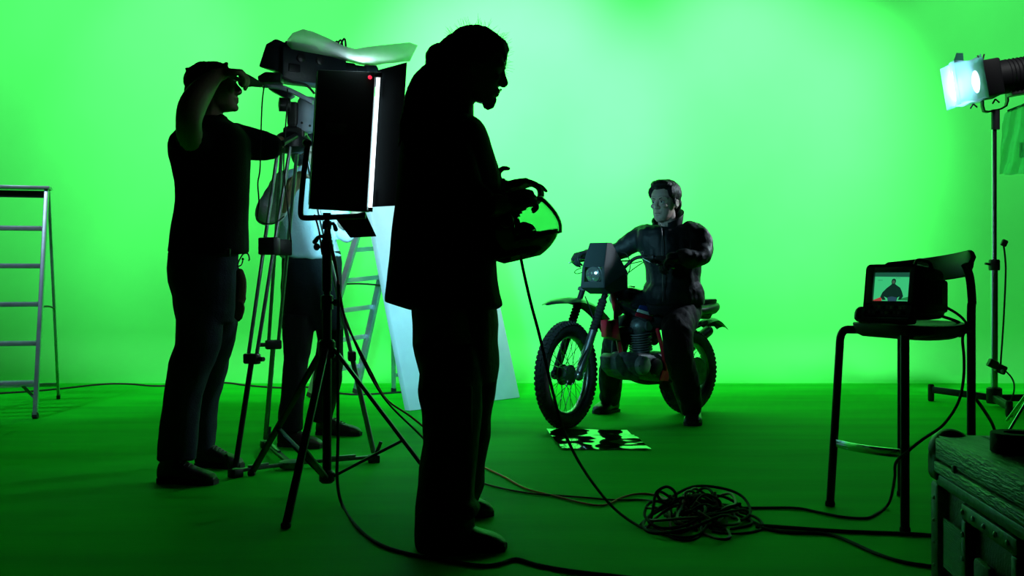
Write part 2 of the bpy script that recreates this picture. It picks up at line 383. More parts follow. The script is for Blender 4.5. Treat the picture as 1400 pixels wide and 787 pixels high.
for u in (.1, .135, .17, .205): m.hexa(*[[scr(u+du, .72+dv, d) for du, dv in ((0, 0), (.02, 0), (.02, .02), (0, .02))] for d in (.003, .0024)])
for u in (.6, .63, .67, .7): m.hexa(*[[scr(u+du, .8+dv, d) for du, dv in ((0, 0), (.018, 0), (.018, .014), (0, .014))] for d in (.003, .0024)])
build(m, 'screen_readout', emat('screen_dark', (.01, .09, .05), 1), s)
# control panel with buttons
pn = build(MB().hexa([Fz(-.098, .036, .022), Fz(.095, .036, .022), Fz(.095, .08, .01), Fz(-.098, .08, .01)], [Fz(-.098, .036, -.002), Fz(.095, .036, -.002), Fz(.095, .08, -.002), Fz(-.098, .08, -.002)]), 'control_panel', M_bez, t)
M_btn = mat('grey_button', (.4, .42, .43), .4)
for r in range(2):
    for k in range(9):
        x = -.07+k*.0175; z = .07-r*.02
        m = MB().bbox(Fz(x, z, .016+.006*r), (.012, .006, .012), Matrix((fx, fb, V((0, 0, 1)))).transposed(), .001)
        build(m, 'button', M_btn if (k+r) % 3 else M_blackp, pn)
ft = MB().limb([(Mo(-.105, -.02, .03), .02), (Mo(-.108, .0, .05), .022), (Mo(-.104, .04, .04), .02)]).bbox(Mo(.005, -.005, .018), (.215, .07, .026), Matrix((fx, fb, V((0, 0, 1)))).transposed(), .01)
build(ft, 'foot_bracket', M_blackp, t, remesh=.003, smooth=1)
h = MB().tube(spline([Mo(.09, .05, .232), Mo(.09, .07, .25), Mo(.09, .12, .252), Mo(.09, .17, .243), Mo(.09, .19, .21)], 6), .008, 8)
build(h, 'carry_handle', M_blackp, t)
bg = MB().bbox(Mo(.105, .17, .11), (.035, .2, .13), Matrix((fx, fb, V((0, 0, 1)))).transposed(), .012)
build(bg, 'battery_pack', M_blackp, t)
m = MB()
for k in range(4): m.tube([Mo(.1245, .1+k*.035, .15), Mo(.1245, .1+k*.035, .08)], .003, 6)
build(m, 'battery_rib', M_blackp, t)

# ------------------------------------------------------------------ flight case, lower right
M_case = mat('green_black_laminate', (.022, .026, .024), .6, bump=.3, bsc=90, var=.5, vsc=14)
M_wood = mat('worn_case_edging', (.10, .12, .11), .45, .35, bump=.7, bsc=22, var=.55, vsc=10, aniso=(8, 1, 8))
M_steel = mat('dull_steel', (.12, .13, .13), .45, .8, var=.35, vsc=30, bump=.15, bsc=60)
dC = V((.107, 1, 0)).normalized(); rC = V((dC.y, -dC.x, 0)); cornerC = V((1.150, 2.98, 0)); HC = .487+.02
# corner = far left vertical edge; case runs towards the camera (-dC) and to the right (rC)
def Cc(a, b, z): return cornerC-dC*a+rC*b+V((0, 0, z))
MC = Matrix((dC, rC, V((0, 0, 1)))).transposed()
LA, LB = .95, .62
t = thing('flight_case', Cc(LA/2, LB/2, 0), 'battered dark flight case in the lower right corner', 'case')
build(MB().bbox(Cc(LA/2, LB/2, .055+.17), (LA-.03, LB-.03, .33), MC, .006), 'body', M_case, t)
m = MB().bbox(Cc(LA/2, LB/2, .45), (LA-.02, LB-.02, .11), MC, .012)
lid = build(m, 'lid', M_case, t)
m = MB()
m.bbox(Cc(LA/2, -.002, .478), (LA-.12, .03, .056), MC, .005); m.bbox(Cc(LA/2, -.006, .43), (LA-.12, .03, .03), MC, .005)
m.bbox(Cc(.0, LB/2, .478), (.03, LB-.12, .05), MC, .005)
for k in range(5): m.bbox(Cc(LA/2, .05+k*.125, .506), (LA-.06, .11, .006), MC, .002)
build(m, 'lid_edging', M_wood, lid, 'scuffed metallic edging')
m = MB()
m.bbox(Cc(LA/2, .0, .395), (LA-.1, .024, .03), MC, .004); m.bbox(Cc(LA/2, .0, .065), (LA-.1, .024, .03), MC, .004); m.bbox(Cc(-.0, LB/2, .065), (.024, LB-.1, .03), MC, .004)
build(m, 'body_edging', M_steel, t)
for a, b_ in ((.0, .0), (.0, LB), (LA, .0), (LA, LB)):
    m = MB().bbox(Cc(a+(.022 if a == 0 else -.022), b_+(.022 if b_ == 0 else -.022), .22), (.066, .066, .33), MC, .012)
    ed = build(m, 'corner_post', M_steel, t)
    if a == 0 and b_ == 0:
        for z in (.1, .16, .22, .28, .34):
            build(MB().ell(Cc(.03, -.012, z), (.005, .004, .005), MC, 10, 6), 'rivet', M_alu, ed)
    m = MB().ell(Cc(a+(.03 if a == 0 else -.03), b_+(.03 if b_ == 0 else -.03), .47), (.056, .056, .056), None, 20, 14).bbox(Cc(a+(.03 if a == 0 else -.03), b_+(.03 if b_ == 0 else -.03), .43), (.1, .1, .09), MC, .02)
    build(m, 'ball_corner', M_blackp, t, remesh=.005, smooth=3)
# mesh vent on the near face
m = MB()
for k in range(26): m.bar(Cc(.095+k*.0066, -.003, .17), Cc(.095+k*.0066, -.003, .30), .0025, .002, rC)
for k in range(26): m.bar(Cc(.092, -.0035, .172+k*.005), Cc(.263, -.0035, .172+k*.005), .0025, .002, rC)
build(m, 'mesh_vent', mat('vent_mesh', (.45, .5, .46), .5, .3), t, 'pale mesh vent')
# recessed handle plate
m = MB()
for (a0, a1, z0, z1) in ((.27, .66, .335, .375), (.27, .66, .08, .11), (.27, .305, .11, .335), (.625, .66, .11, .335)):
    m.hexa([Cc(a0, -.012, z0), Cc(a1, -.012, z0), Cc(a1, -.012, z1), Cc(a0, -.012, z1)], [Cc(a0, .02, z0), Cc(a1, .02, z0), Cc(a1, .02, z1), Cc(a0, .02, z1)])
hp = build(m, 'handle_plate', M_steel, t, bevel=.006)
build(MB().bbox(Cc(.465, .03, .22), (.32, .01, .23), MC, .002), 'handle_recess', M_case, t)
m = MB().tube(spline([Cc(.37, .01, .28), Cc(.37, -.018, .27), Cc(.37, -.024, .2), Cc(.37, -.018, .13), Cc(.37, .01, .12)], 5), .012, 10)
build(MB().bbox(Cc(.44, -.008, .2), (.11, .02, .14), MC, .01), 'handle', M_case, t)
for a in (.288, .37, .45, .53, .61):
    build(MB().ell(Cc(a, -.014, .355), (.007, .004, .007), MC, 10, 6), 'rivet', M_alu, hp)
for z in (.3, .24, .18, .12): build(MB().ell(Cc(.288, -.014, z), (.007, .004, .007), MC, 10, 6), 'rivet', M_alu, hp)
build(MB().bbox(Cc(.24, -.018, .452), (.02, .012, .02), MC, .004), 'lid_stud', M_steel, t)
# tape roll on the lid
tc = Cc(.34, .10, .511)
m = MB().lathe([(.032, 0), (.06, 0), (.062, .003), (.062, .045), (.06, .048), (.032, .048), (.032, 0)], tc, (0, 0, 1), 40, cap=False)
tag(build(m, 'tape_roll', M_rubber, org=tc), 'black tape roll lying on the lid of the flight case', 'tape')

# ------------------------------------------------------------------ foil on the floor
c4 = [FL(747, 588), FL(857, 589), FL(891, 615.5), FL(768, 615)]
def foil(u, v):
    p = c4[0].lerp(c4[1], u).lerp(c4[3].lerp(c4[2], u), v)
    h = .008+.012*noise.noise(V((p.x*2.6, p.y*4, 2)))+.0035*noise.noise(V((p.x*9, p.y*12, 1)))
    return (p.x, p.y, max(.0015, h))
M_foil = mat('gold_foil', (.34, .30, .17), .06, 1, bump=.05, bsc=5, aniso=(1, 2.2, 1))
tag(build(MB().grid(foil, 50, 34), 'foil_sheet', M_foil, solid=.0006, org=(c4[0]+c4[2])/2), 'crinkled shiny foil sheet flat on the floor by the front wheel', 'foil sheet')
# ------------------------------------------------------------------ fluorescent panel light on its stand
YK = 4.75
kb = P(447, 660, YK)                # column foot
KX = kb.x
t = thing('light_stand', V((KX, YK, 0)), 'black tripod light stand under the fluorescent panel', 'light stand')
def colp(z): return V((KX, YK, z))
col = build(MB().tube([colp(.05), colp(.85)], .0195, 18), 'lower_column', M_blackm, t)
build(MB().tube([colp(.84), colp(1.09)], .0155, 16), 'middle_column', M_blackm, t)
build(MB().tube([colp(1.08), colp(1.215)], .012, 16), 'upper_column', M_blackm, t)
hubz = .63
build(MB().tube([colp(.88), colp(1.045)], .021, 16), 'column_sleeve', M_blackm, t)
for z in (1.11, 1.165):
    c = build(MB().lathe([(.018, -.018), (.021, 0), (.018, .018)], colp(z), (0, 0, 1), 16), 'column_clamp', M_blackp, t)
    build(MB().limb([(colp(z), .009), (colp(z)+V((-.028 if z < 1.15 else .03, -.012, .006)), .008), (colp(z)+V((-.05 if z < 1.15 else .04, -.015, -.018)), .011)], 8, 3), 'clamp_handle', M_blackp, c)
for z, r in ((.83, .026), (1.07, .024)):
    c = build(MB().lathe([(r, -.03), (r, .03), (.016, .035)], colp(z), (0, 0, 1), 18), 'collar', M_blackp, t)
    build(MB().tube([colp(z), colp(z)+V((-.028 if z > 1 else .03, -.02, 0))], .006, 8).ell(colp(z)+V((-.04 if z > 1 else .042, -.026, 0)), (.014, .01, .016)), 'knob', M_blackp, c)
build(MB().lathe([(.03, -.04), (.036, -.03), (.036, .03), (.028, .04)], colp(hubz), (0, 0, 1), 18), 'leg_hub', M_blackm, t)
build(MB().lathe([(.024, 0), (.034, .01), (.034, .045), (.024, .055)], colp(.05), (0, 0, 1), 18), 'lower_hub', M_blackm, t)
for foot, f in ((FL(391, 722), .60), (FL(344, 650), .62), (FL(604, 675), .64)):
    d = (foot-V((KX, YK, 0))).normalized(); top = colp(hubz)+d*.03
    sd = d.cross(V((0, 0, 1)))
    foot = foot+V((0, 0, .012))
    lg = build(MB().bar(top, foot, .030, .016, sd), 'leg', M_blackm, t, bevel=.003)
    build(MB().bbox(foot+V((0, 0, .0)), (.036, .03, .022), None, .006), 'foot_pad', M_rubber, lg)
    m = top.lerp(foot, f); build(MB().bar(colp(.08)+d*.03, m, .027, .012, sd), 'brace', M_blackm, lg, bevel=.002)

# fixture, tilted 3 degrees
ax_up = (P(433, 94, YK)-P(421, 286, YK)).normalized(); ax_up.y = 0; ax_up.normalize()
yaw = math.radians(-8)
ax_f = rotz(V((0, 1, 0)), yaw)                     # facing direction (away from the camera, towards the board and the rider)
ax_r = ax_f.cross(ax_up).normalized()
K0 = (P(421, 286, YK)+P(501, 288, YK))/2
HK, WK = .605, .258
def K(r, f, u): return K0+ax_r*r+ax_f*f+ax_up*u
MK = Matrix((ax_r, ax_f, ax_up)).transposed()
t = thing('fluorescent_panel', K(0, 0, 0), 'black upright fluorescent panel light between the camera and the man with dreadlocks', 'studio light')
m = MB().bbox(K(0, .012, HK/2), (WK, .012, HK), MK, .003)
for s in (-1,): m.hexa([K(s*WK/2, .012, 0), K(s*WK/2, .012, HK), K(s*(WK/2+.02), .06, HK), K(s*(WK/2+.02), .06, 0)], [p+ax_r*-s*.004 for p in (K(s*WK/2, .012, 0), K(s*WK/2, .012, HK), K(s*(WK/2+.02), .06, HK), K(s*(WK/2+.02), .06, 0))])
m.bbox(K(0, .03, .004), (WK, .045, .008), MK, .002); m.bbox(K(0, .018, HK-.004), (WK, .02, .008), MK, .002)
build(m, 'housing', M_blackp, t)
build(MB().bbox(K(-.03, .003, HK*.58), (.09, .006, .045), MK, .002), 'ballast_plate', mat('dark_label', (.03, .035, .03), .5), t)
M_tube = mat('lit_tube', (.9, .9, .9), .4, emit=(.66, .93, 1), es=14); M_tube2 = mat('lit_tube_edge', (.9, .9, .9), .4, emit=(.86, .95, 1), es=3)
for k, r in enumerate((-.095, -.045, .005, .055, .1, .1385)):
    f = .042 if k < 5 else .028
    tb = build(MB().tube([K(r, f, .018), K(r, f, HK-.018)], .0095 if k < 5 else .008, 14), 'tube_lamp', M_tube if k < 5 else M_tube2, t, 'glowing white tube')
    build(MB().tube([K(r, f, .002), K(r, f, .02)], .0115, 12).tube([K(r, f, HK-.02), K(r, f, HK-.002)], .0115, 12), 'tube_cap', M_blackp, tb)
M_refl = mat('barndoor_black', (.002, .003, .0035), .8, spec=.05)
def kdoor(pts, name='barn_door'):
    p = [V(q) for q in pts]; n = (p[1]-p[0]).cross(p[3]-p[0]).normalized()*.003
    return build(MB().hexa(p, [q+n for q in p]), name, M_refl, t)
d1 = P(515.5, 96, YK+.05); d2 = P(556, 85, YK-.02); d3 = P(543, 281, YK-.02); d4 = P(503.5, 283, YK+.05)
dr = kdoor([d1, d2, d3, d4])
build(MB().tube([K(.142, .05, .03), K(.142, .05, .1)], .004, 8), 'hinge', M_blackm, dr); build(MB().tube([K(.142, .05, HK-.1), K(.142, .05, HK-.03)], .004, 8), 'hinge', M_blackm, dr)
kdoor([K(-WK/2-.02, .06, .02), K(-WK/2-.02, .06, HK-.02), K(-WK/2-.04, .25, HK-.02), K(-WK/2-.04, .25, .02)])
e1 = K(-.1, .055, 0); e2 = K(.125, .055, 0); e3 = P(514.5, 323, YK+.20); e4 = P(479, 325, YK+.20)
kdoor([P(459, 299, YK+.07), P(499, 290, YK+.07), e3, e4])
# red pilot lamp, clip
build(MB().lathe([(.008, 0), (.008, .006), (.004, .01)], K(.108, .006, HK-.025), -ax_f, 14), 'pilot_lamp', mat('red_lamp', (.3, .01, .02), .3, emit=(1, .02, .06), es=1.6), t, 'small glowing red lamp')
build(MB().bbox(K(.142, .012, HK-.012), (.03, .02, .022), MK, .003), 'door_clip', M_blackm, t)
# yoke frame
m = MB()
a = P(421, 196, YK-.0); b = P(411, 284, YK-.0); c = P(413, 297, YK); d = P(447, 297, YK); e = P(500, 295, YK+.01)
m.tube(spline([a, P(415, 240, YK), b], 4)+spline([P(411, 292, YK), c, P(420, 298, YK)], 3)+[d, e], .012, 10)
build(m, 'yoke', M_blackm, t)
build(MB().lathe([(.018, 0), (.018, .02), (.01, .03)], P(421, 196, YK-.012), (-.2, -1, 0), 14), 'yoke_knob', M_blackp, t)
build(MB().tube([P(447, 300, YK), P(447, 291, YK)], .018, 14), 'spigot', M_blackm, t)
area('panel_light_beam', K(.02, .13, HK*.5), K(.02, .13, HK*.5)+ax_f*2+ax_r*.0-ax_up*.16, 30, .2, .5, (.26, .80, 1), 62)
area('panel_light_spill', K(.03, .10, HK+.004), K(.03, .10, HK+1), .8, .22, .05, (.70, .95, 1), 170)

# frost paper draped over the top of the panel and the camera
M_paper = bpy.data.materials.new('frost_paper'); M_paper.use_nodes = True
nt = M_paper.node_tree; nt.nodes.clear(); o_ = nt.nodes.new('ShaderNodeOutputMaterial'); mx = nt.nodes.new('ShaderNodeMixShader')
d_ = nt.nodes.new('ShaderNodeBsdfDiffuse'); tr_ = nt.nodes.new('ShaderNodeBsdfTranslucent'); d_.inputs[0].default_value = (.8, .85, .85, 1); tr_.inputs[0].default_value = (.8, .88, .86, 1)
mx.inputs[0].default_value = .42; nt.links.new(d_.outputs[0], mx.inputs[1]); nt.links.new(tr_.outputs[0], mx.inputs[2])
m2 = nt.nodes.new('ShaderNodeMixShader'); tp = nt.nodes.new('ShaderNodeBsdfTransparent'); m2.inputs[0].default_value = .34
nt.links.new(mx.outputs[0], m2.inputs[1]); nt.links.new(tp.outputs[0], m2.inputs[2]); nt.links.new(m2.outputs[0], o_.inputs[0])
FRONT = [(392, 60), (398, 67), (414, 70), (436, 74), (455, 78), (475, 84), (496, 89), (512, 90), (524, 87), (540, 86), (552, 84), (560, 84)]
BACK = [(393, 54), (400, 45), (414, 40), (427, 43), (450, 53), (470, 63), (486, 67), (502, 64), (520, 62), (540, 60), (560, 58), (571, 62)]
def ev(L, u):
    u = u*(len(L)-1); i = min(int(u), len(L)-2); k = u-i; k = k*k*(3-2*k)*.3+k*.7
    return L[i][0]*(1-k)+L[i+1][0]*k, L[i][1]*(1-k)+L[i+1][1]*k
def sheet(u, v):
    a = ev(FRONT, u); b = ev(BACK, u); x = a[0]*(1-v)+b[0]*v; y = a[1]*(1-v)+b[1]*v
    y += math.sin(v*math.pi)*(-5*math.sin(u*6.3)+6*math.sin(u*3.1+1)*(.5-abs(u-.5)))
    return P(x, y, 4.62+.55*v+.05*math.sin(u*9)+(.35 if 0 else 0))
tag(build(MB().grid(sheet, 60, 16), 'frost_paper', M_paper, solid=.0008, ang=80, org=P(480, 75, 4.9)), 'curled translucent white frost paper over the top of the fluorescent panel', 'diffusion paper')

# ------------------------------------------------------------------ camera tripod
AP = P(400, 190, 5.51)
t = thing('camera_tripod', V((AP.x, AP.y, 0)), 'tall silver and black camera tripod with a floor spreader', 'tripod')
M_silver = mat('tripod_silver', (.25, .29, .31), .35, .9, var=.2, vsc=20)
KN = {0: (347, 490), 1: (373, 470), 2: (483, 487)}
legs = [(FL(322, 652), (346, 490), M_blackm, 14), (FL(363, 612), (374, 470), M_silver, 12), (FL(511, 632), (483, 487), M_silver, 12)]
for i, (ft, kp, ml, hwp) in enumerate(legs):
    d = (ft-V((AP.x, AP.y, 0))); d.normalize(); top = AP+d*.055+V((0, 0, -.02)); ft = ft+V((0, 0, .05))
    # knee at the height that projects to the photographed knob
    best = min(range(200), key=lambda q: abs((lambda w_: HY-(w_.z-CZ)*F/w_.y)(top.lerp(ft, q/200))-kp[1]))
    kn = top.lerp(ft, best/200); sd = d.cross(V((0, 0, 1)))
    k2 = .034
    tu = MB()
    root = build(MB().tube([top+sd*.04, kn+sd*.026], .0095, 10), 'upper_tube', M_silver, t); build(MB().tube([top-sd*.04, kn-sd*.026], .0095, 10), 'upper_tube', M_silver, t)
    build(MB().tube([kn.lerp(top, .0), ft], .0135, 12), 'lower_tube', ml, t)
    lk = MB().bbox(kn, (.085, .04, .05), Matrix((sd, d, V((0, 0, 1)))).transposed(), .008)
    kk = build(lk, 'leg_lock', M_blackp, t); build(MB().tube([kn-sd*.03, kn-sd*.075-d*.0], .011, 10), 'lock_lever', M_blackp, kk)
    mid = top.lerp(kn, .62 if i != 1 else .60)
    mid = min([top.lerp(kn, q/100) for q in range(100)], key=lambda w_: abs(HY-(w_.z-CZ)*F/w_.y-(337 if i < 2 else 345)))
    build(MB().bbox(mid, (.105, .05, .085), Matrix((sd, d, V((0, 0, 1)))).transposed(), .008), 'leg_brace', M_blackp, t)
    # foot clamp
    fb_ = ft+V((0, 0, -.03)); fc = build(MB().bbox(fb_, (.05, .06, .04), Matrix((sd, d, V((0, 0, 1)))).transposed(), .006), 'foot_clamp', M_blackp, t)
    build(MB().tube([fb_+sd*.02, fb_+sd*.03+d*.035+V((0, 0, .09))], .009, 8), 'clamp_lever', M_blackp, fc)
    # floor spreader arm
    cc = FL(397, 641)+V((0, 0, .028)); out = fb_.copy(); out.z = .03
    a1 = cc.lerp(out, .1); a2 = out
    build(MB().bar(a1, a2, .03, .016, sd), 'spreader_arm', M_steel, t, bevel=.003)
    build(MB().bar(a1.lerp(a2, .35)+V((0, 0, .014)), a1.lerp(a2, .75)+V((0, 0, .014)), .018, .01, sd), 'spreader_slide', M_silver, t, bevel=.002)
build(MB().lathe([(.05, 0), (.055, .008), (.055, .03), (.04, .036)], FL(397, 641)+V((0, 0, .008)), (0, 0, 1), 20), 'spreader_hub', M_steel, t)
build(MB().lathe([(.05, -.07), (.085, -.045), (.09, 0), (.075, .02), (.06, .03)], AP+V((0, 0, .0)), (0, 0, 1), 24), 'crown', M_blackm, t)
# fluid head (grey) and pan handle
hd = P(410, 178, 5.5); 
def HP(x, y, Y=5.5): return P(x, y, Y)
m = MB().rings([[HP(cx, y)+V((hw*math.cos(2*math.pi*k/24), hw*.9*math.sin(2*math.pi*k/24), 0)) for k in range(24)] for y, cx, hw in ((181, 416, .05), (179, 416, .056), (165, 418, .053), (150, 419, .05), (138, 420, .047), (133, 420, .035))])
M_greyh = mat('grey_head_paint', (.22, .27, .33), .5, var=.12, vsc=16)
hh = build(m, 'fluid_head', M_greyh, t, 'grey fluid head')
for y, x in ((168, 413), (172, 424)): build(MB().lathe([(.006, 0), (.006, .008)], HP(x, y, 5.449), (0, -1, 0), 10), 'screw', M_blackp, hh)
m = MB().bbox(HP(402, 157), (.055, .1, .12), None, .012).bbox(HP(404, 184), (.11, .1, .07), None, .012)
build(m, 'head_base', M_blackp, t, remesh=.005, smooth=1)
build(MB().lathe([(.012, -.03), (.034, -.026), (.034, .026), (.02, .03)], HP(389, 143, 5.42), (1, .3, 0), 18), 'tilt_knob', M_blackp, t)
build(MB().rings([[V((p.x, p.y+s*.02, p.z+u*.012)) for s, u in ((-1, -1), (1, -1), (1, 1), (-1, 1))] for p in spline([HP(357, 116, 5.36), HP(372, 117, 5.38), HP(390, 121, 5.4), HP(408, 129, 5.42), HP(428, 140, 5.44)], 5)]), 'pan_arm', M_greyh, t, 'grey curved pan arm', bevel=.004)
build(MB().tube([HP(404, 186, 5.42), HP(386, 196, 5.3)], .014, 12), 'pan_handle', M_blackp, t)

# ------------------------------------------------------------------ camera
aim = V((1, .62, -.02)).normalized(); side = V((aim.y, -aim.x, 0)).normalized(); upc = side.cross(aim).normalized()
cb = HP(409, 92, 5.5)
def Cm(a, s, u): return cb+aim*a+side*s+upc*u
MC2 = Matrix((aim, side, upc)).transposed()
t = thing('film_camera', Cm(0, 0, -.1), 'black film camera mounted on the silver and black tripod', 'camera')
M_camb = mat('camera_black', (.008, .012, .016), .42, var=.25, vsc=18, bump=.1, bsc=80)
build(MB().bbox(Cm(.06, 0, .0), (.34, .13, .17), MC2, .014), 'body', M_camb, t)
a = [P(363, 60, 5.43), P(376, 52.5, 5.43), P(389, 58, 5.43), P(394, 66, 5.43), P(383, 98, 5.43), P(353, 91, 5.43)]
build(MB().prism(a, V((.05, .16, .0))), 'battery_block', M_camb, t, bevel=.008)
build(MB().prism([P(390, 55, 5.45), P(432, 62, 5.45), P(436, 72, 5.45), P(386, 68, 5.45)], V((.0, .1, .0))), 'top_handle', M_camb, t, bevel=.006)
a = [P(352, 104, 5.3), P(362, 98, 5.3), P(384, 99, 5.3), P(384, 112, 5.3), P(353, 113, 5.3)]
build(MB().prism(a, V((0, .08, 0))), 'viewfinder', M_camb, t, bevel=.005)
build(MB().tube([P(356, 116, 5.2), P(345, 112, 5.1), P(333, 109.5, 5.04)], [.012, .022, .034], 18), 'eyecup', M_rubber, t)
build(MB().tube([P(358, 115, 5.3), P(355, 116, 5.18)], .012, 10), 'eyepiece', M_blackp, t)
build(MB().prism([P(366, 121, 5.42), P(390, 134, 5.42), P(400, 128, 5.42), P(372, 116, 5.42)], V((0, .09, 0))), 'base_plate', M_camb, t, bevel=.004)
ln = build(MB().lathe([(.055, 0), (.055, .08), (.048, .085), (.048, .14), (.058, .15), (.06, .2), (.05, .2), (.045, .17)], Cm(.21, 0, 0), aim, 28), 'lens', M_blackp, t)
build(MB().lathe([(.001, 0), (.045, 0)], Cm(.385, 0, 0), aim, 24, cap=False), 'front_glass', mat('lens_glass', (.02, .02, .03), .05, spec=.8), ln)
for s, dx in ((1, -.02), (1, .08)):
    build(MB().lathe([(.02, 0), (.02, .02), (.012, .024)], Cm(dx, .065, .03), side, 16), 'dial', M_blackp, t)
build(MB().bbox(Cm(-.05, .068, -.02), (.06, .012, .04), MC2, .004), 'side_panel', M_blackm, t)
m = MB()
for k in range(5):
    m.tube(spline([Cm(.1+.02*k, .05, .08), Cm(.13+.02*k, .07, .12+.01*k), Cm(.17+.015*k, .05, .10), Cm(.2+.01*k, .03, .06)], 5), .005, 6)
build(m, 'coiled_lead', M_rubber, t)
build(MB().tube(spline([P(368, 104, 5.3), P(385, 106, 5.33), P(400, 112, 5.36), P(418, 116, 5.38), P(430, 128, 5.4)], 5), .006, 8), 'side_cable', M_rubber, t)

# hanging cables from the camera
def cable(pts, r, label, m=None, name='cable', group=None, seg=8, n=7):
    m = m or M_rubber; p = spline(pts, n); c = V((p[0].x, p[0].y, p[0].z))
    o = build(MB().tube(p, r, seg, True), name, m, org=c); tag(o, label, 'cable', group); return o
M_redc = mat('red_cable', (.9, .07, .04), .5)
M_redb = mat('dark_red_cable', (.16, .035, .03), .5)
cable([P(361, 118, 5.2), P(358.5, 140, 5.2), P(357, 175, 5.2), P(355.5, 230, 5.2), P(352.5, 250, 5.2), P(354, 275, 5.2), P(353, 300, 5.25), P(372, 306, 5.3), P(388, 296, 5.4)], .0035, 'thin cord hanging from the viewfinder down past the assistant elbow')
cable([P(393, 122, 5.33), P(392, 150, 5.33), P(390, 180, 5.33), P(388, 230, 5.33), P(394, 290, 5.34), P(398, 330, 5.35)], .0035, 'thin cord hanging down beside the fluid head of the camera tripod')

# ------------------------------------------------------------------ lamp on the right
SB = V((3.56, 8.1, 0))
t = thing('rolling_light_stand', SB, 'chrome column light stand with low black base, far right', 'light stand')
def sp(z): return SB+V((0, 0, z))
M_cc = mat('stand_chrome', (.45, .48, .55), .22, 1)
zt = P(0, 157, 8.1).z; z1 = P(0, 362, 8.1).z; z2 = P(0, 540, 8.1).z
build(MB().tube([sp(z2+.02), sp(z1)], .026, 20), 'lower_column', M_cc, t)
build(MB().tube([sp(z1), sp(zt)], .018, 18), 'upper_column', M_cc, t)
c = build(MB().lathe([(.038, -.04), (.04, -.03), (.04, .03), (.034, .04)], sp(z1), (0, 0, 1), 20), 'collar', M_blackp, t)
build(MB().tube([sp(z1), sp(z1)+V((-.075, -.02, .01))], .009, 8), 'lock_knob', M_blackp, c)
build(MB().lathe([(.05, -.06), (.055, -.05), (.055, .05), (.04, .06)], sp(z2), (0, 0, 1), 20), 'base_hub', M_blackm, t)
for ft in (V((3.235, 8.47, 0)), V((3.385, 7.47, 0)), V((4.35, 8.1, 0))):
    d = (ft-SB); d.normalize(); sd = d.cross(V((0, 0, 1))); h = .075
    zz = .09 if ft.x < 3.3 else .07
    lg = build(MB().bar(sp(z2-.02), ft+V((0, 0, zz)), .035, .05, sd), 'leg', M_blackm, t, bevel=.004)
    build(MB().lathe([(.02, .001), (.024, .01), (.024, zz+.03), (.018, zz+.04)], ft, (0, 0, 1), 14), 'foot', M_rubber, lg)
# lamp head : points left, a little down and towards us
la = V((-1, .10, -.16)).normalized()
lc = P(1362, 107, 8.06)
ls = la.cross(V((0, 0, 1))).normalized(); lu = ls.cross(la)*-1
if lu.z < 0: lu = -lu
t = thing('spotlight', lc, 'lit spotlight with blue white gel on the stand, far right', 'studio light')
def Lm(a, s, u): return lc+la*a+ls*s+lu*u
ML = Matrix((la, ls, lu)).transposed()
M_lampb = mat('lamp_black', (.003, .003, .004), .6, spec=.1)
build(MB().lathe([(.085, -.36), (.11, -.34), (.118, -.3), (.122, -.1), (.124, -.08), (.124, .0)], Lm(0, 0, .0), la, 30), 'barrel', M_lampb, t)
m = MB()
for k in range(9): m.torus(Lm(-.30+k*.028, 0, 0), .121, .005, la, 32, 6)
build(m, 'cooling_fins', M_lampb, t)
build(MB().bbox(Lm(.07, 0, 0), (.15, .265, .265), ML, .015), 'front_housing', M_lampb, t)
build(MB().lathe([(.04, 0), (.05, .02), (.05, .04)], Lm(-.37, 0, 0), -la, 20), 'rear_cap', M_blackp, t)
build(MB().tube(spline([Lm(-.37, 0, .06), Lm(-.42, 0, .04), Lm(-.43, 0, -.03), Lm(-.38, 0, -.07)], 6), .008, 8), 'rear_handle', M_blackm, t)
build(MB().bbox(Lm(-.2, 0, -.125), (.26, .12, .05), ML, .012), 'lamp_base', M_blackp, t)
# lens and gel
M_lens = mat('lit_lens', (.8, .8, .8), .4, emit=(.85, .92, 1), es=6)
build(MB().lathe([(.001, .032), (.04, .028), (.08, .012), (.095, 0)], Lm(.135, 0, 0), la, 30, cap=False), 'lens', M_lens, t, 'glowing white lens')
M_gel = bpy.data.materials.new('blue_gel'); M_gel.use_nodes = True
nt = M_gel.node_tree; nt.nodes.clear(); o_ = nt.nodes.new('ShaderNodeOutputMaterial')
a1 = nt.nodes.new('ShaderNodeBsdfTranslucent'); a1.inputs[0].default_value = (.45, .75, .95, 1); a2 = nt.nodes.new('ShaderNodeBsdfTransparent'); a2.inputs[0].default_value = (.62, .85, .95, 1)
a3 = nt.nodes.new('ShaderNodeBsdfGlossy'); a3.inputs[1].default_value = .2
mx = nt.nodes.new('ShaderNodeMixShader'); mx.inputs[0].default_value = .55; nt.links.new(a1.outputs[0], mx.inputs[1]); nt.links.new(a2.outputs[0], mx.inputs[2])
mx2 = nt.nodes.new('ShaderNodeMixShader'); mx2.inputs[0].default_value = .08; nt.links.new(mx.outputs[0], mx2.inputs[1]); nt.links.new(a3.outputs[0], mx2.inputs[2]); nt.links.new(mx2.outputs[0], o_.inputs[0])
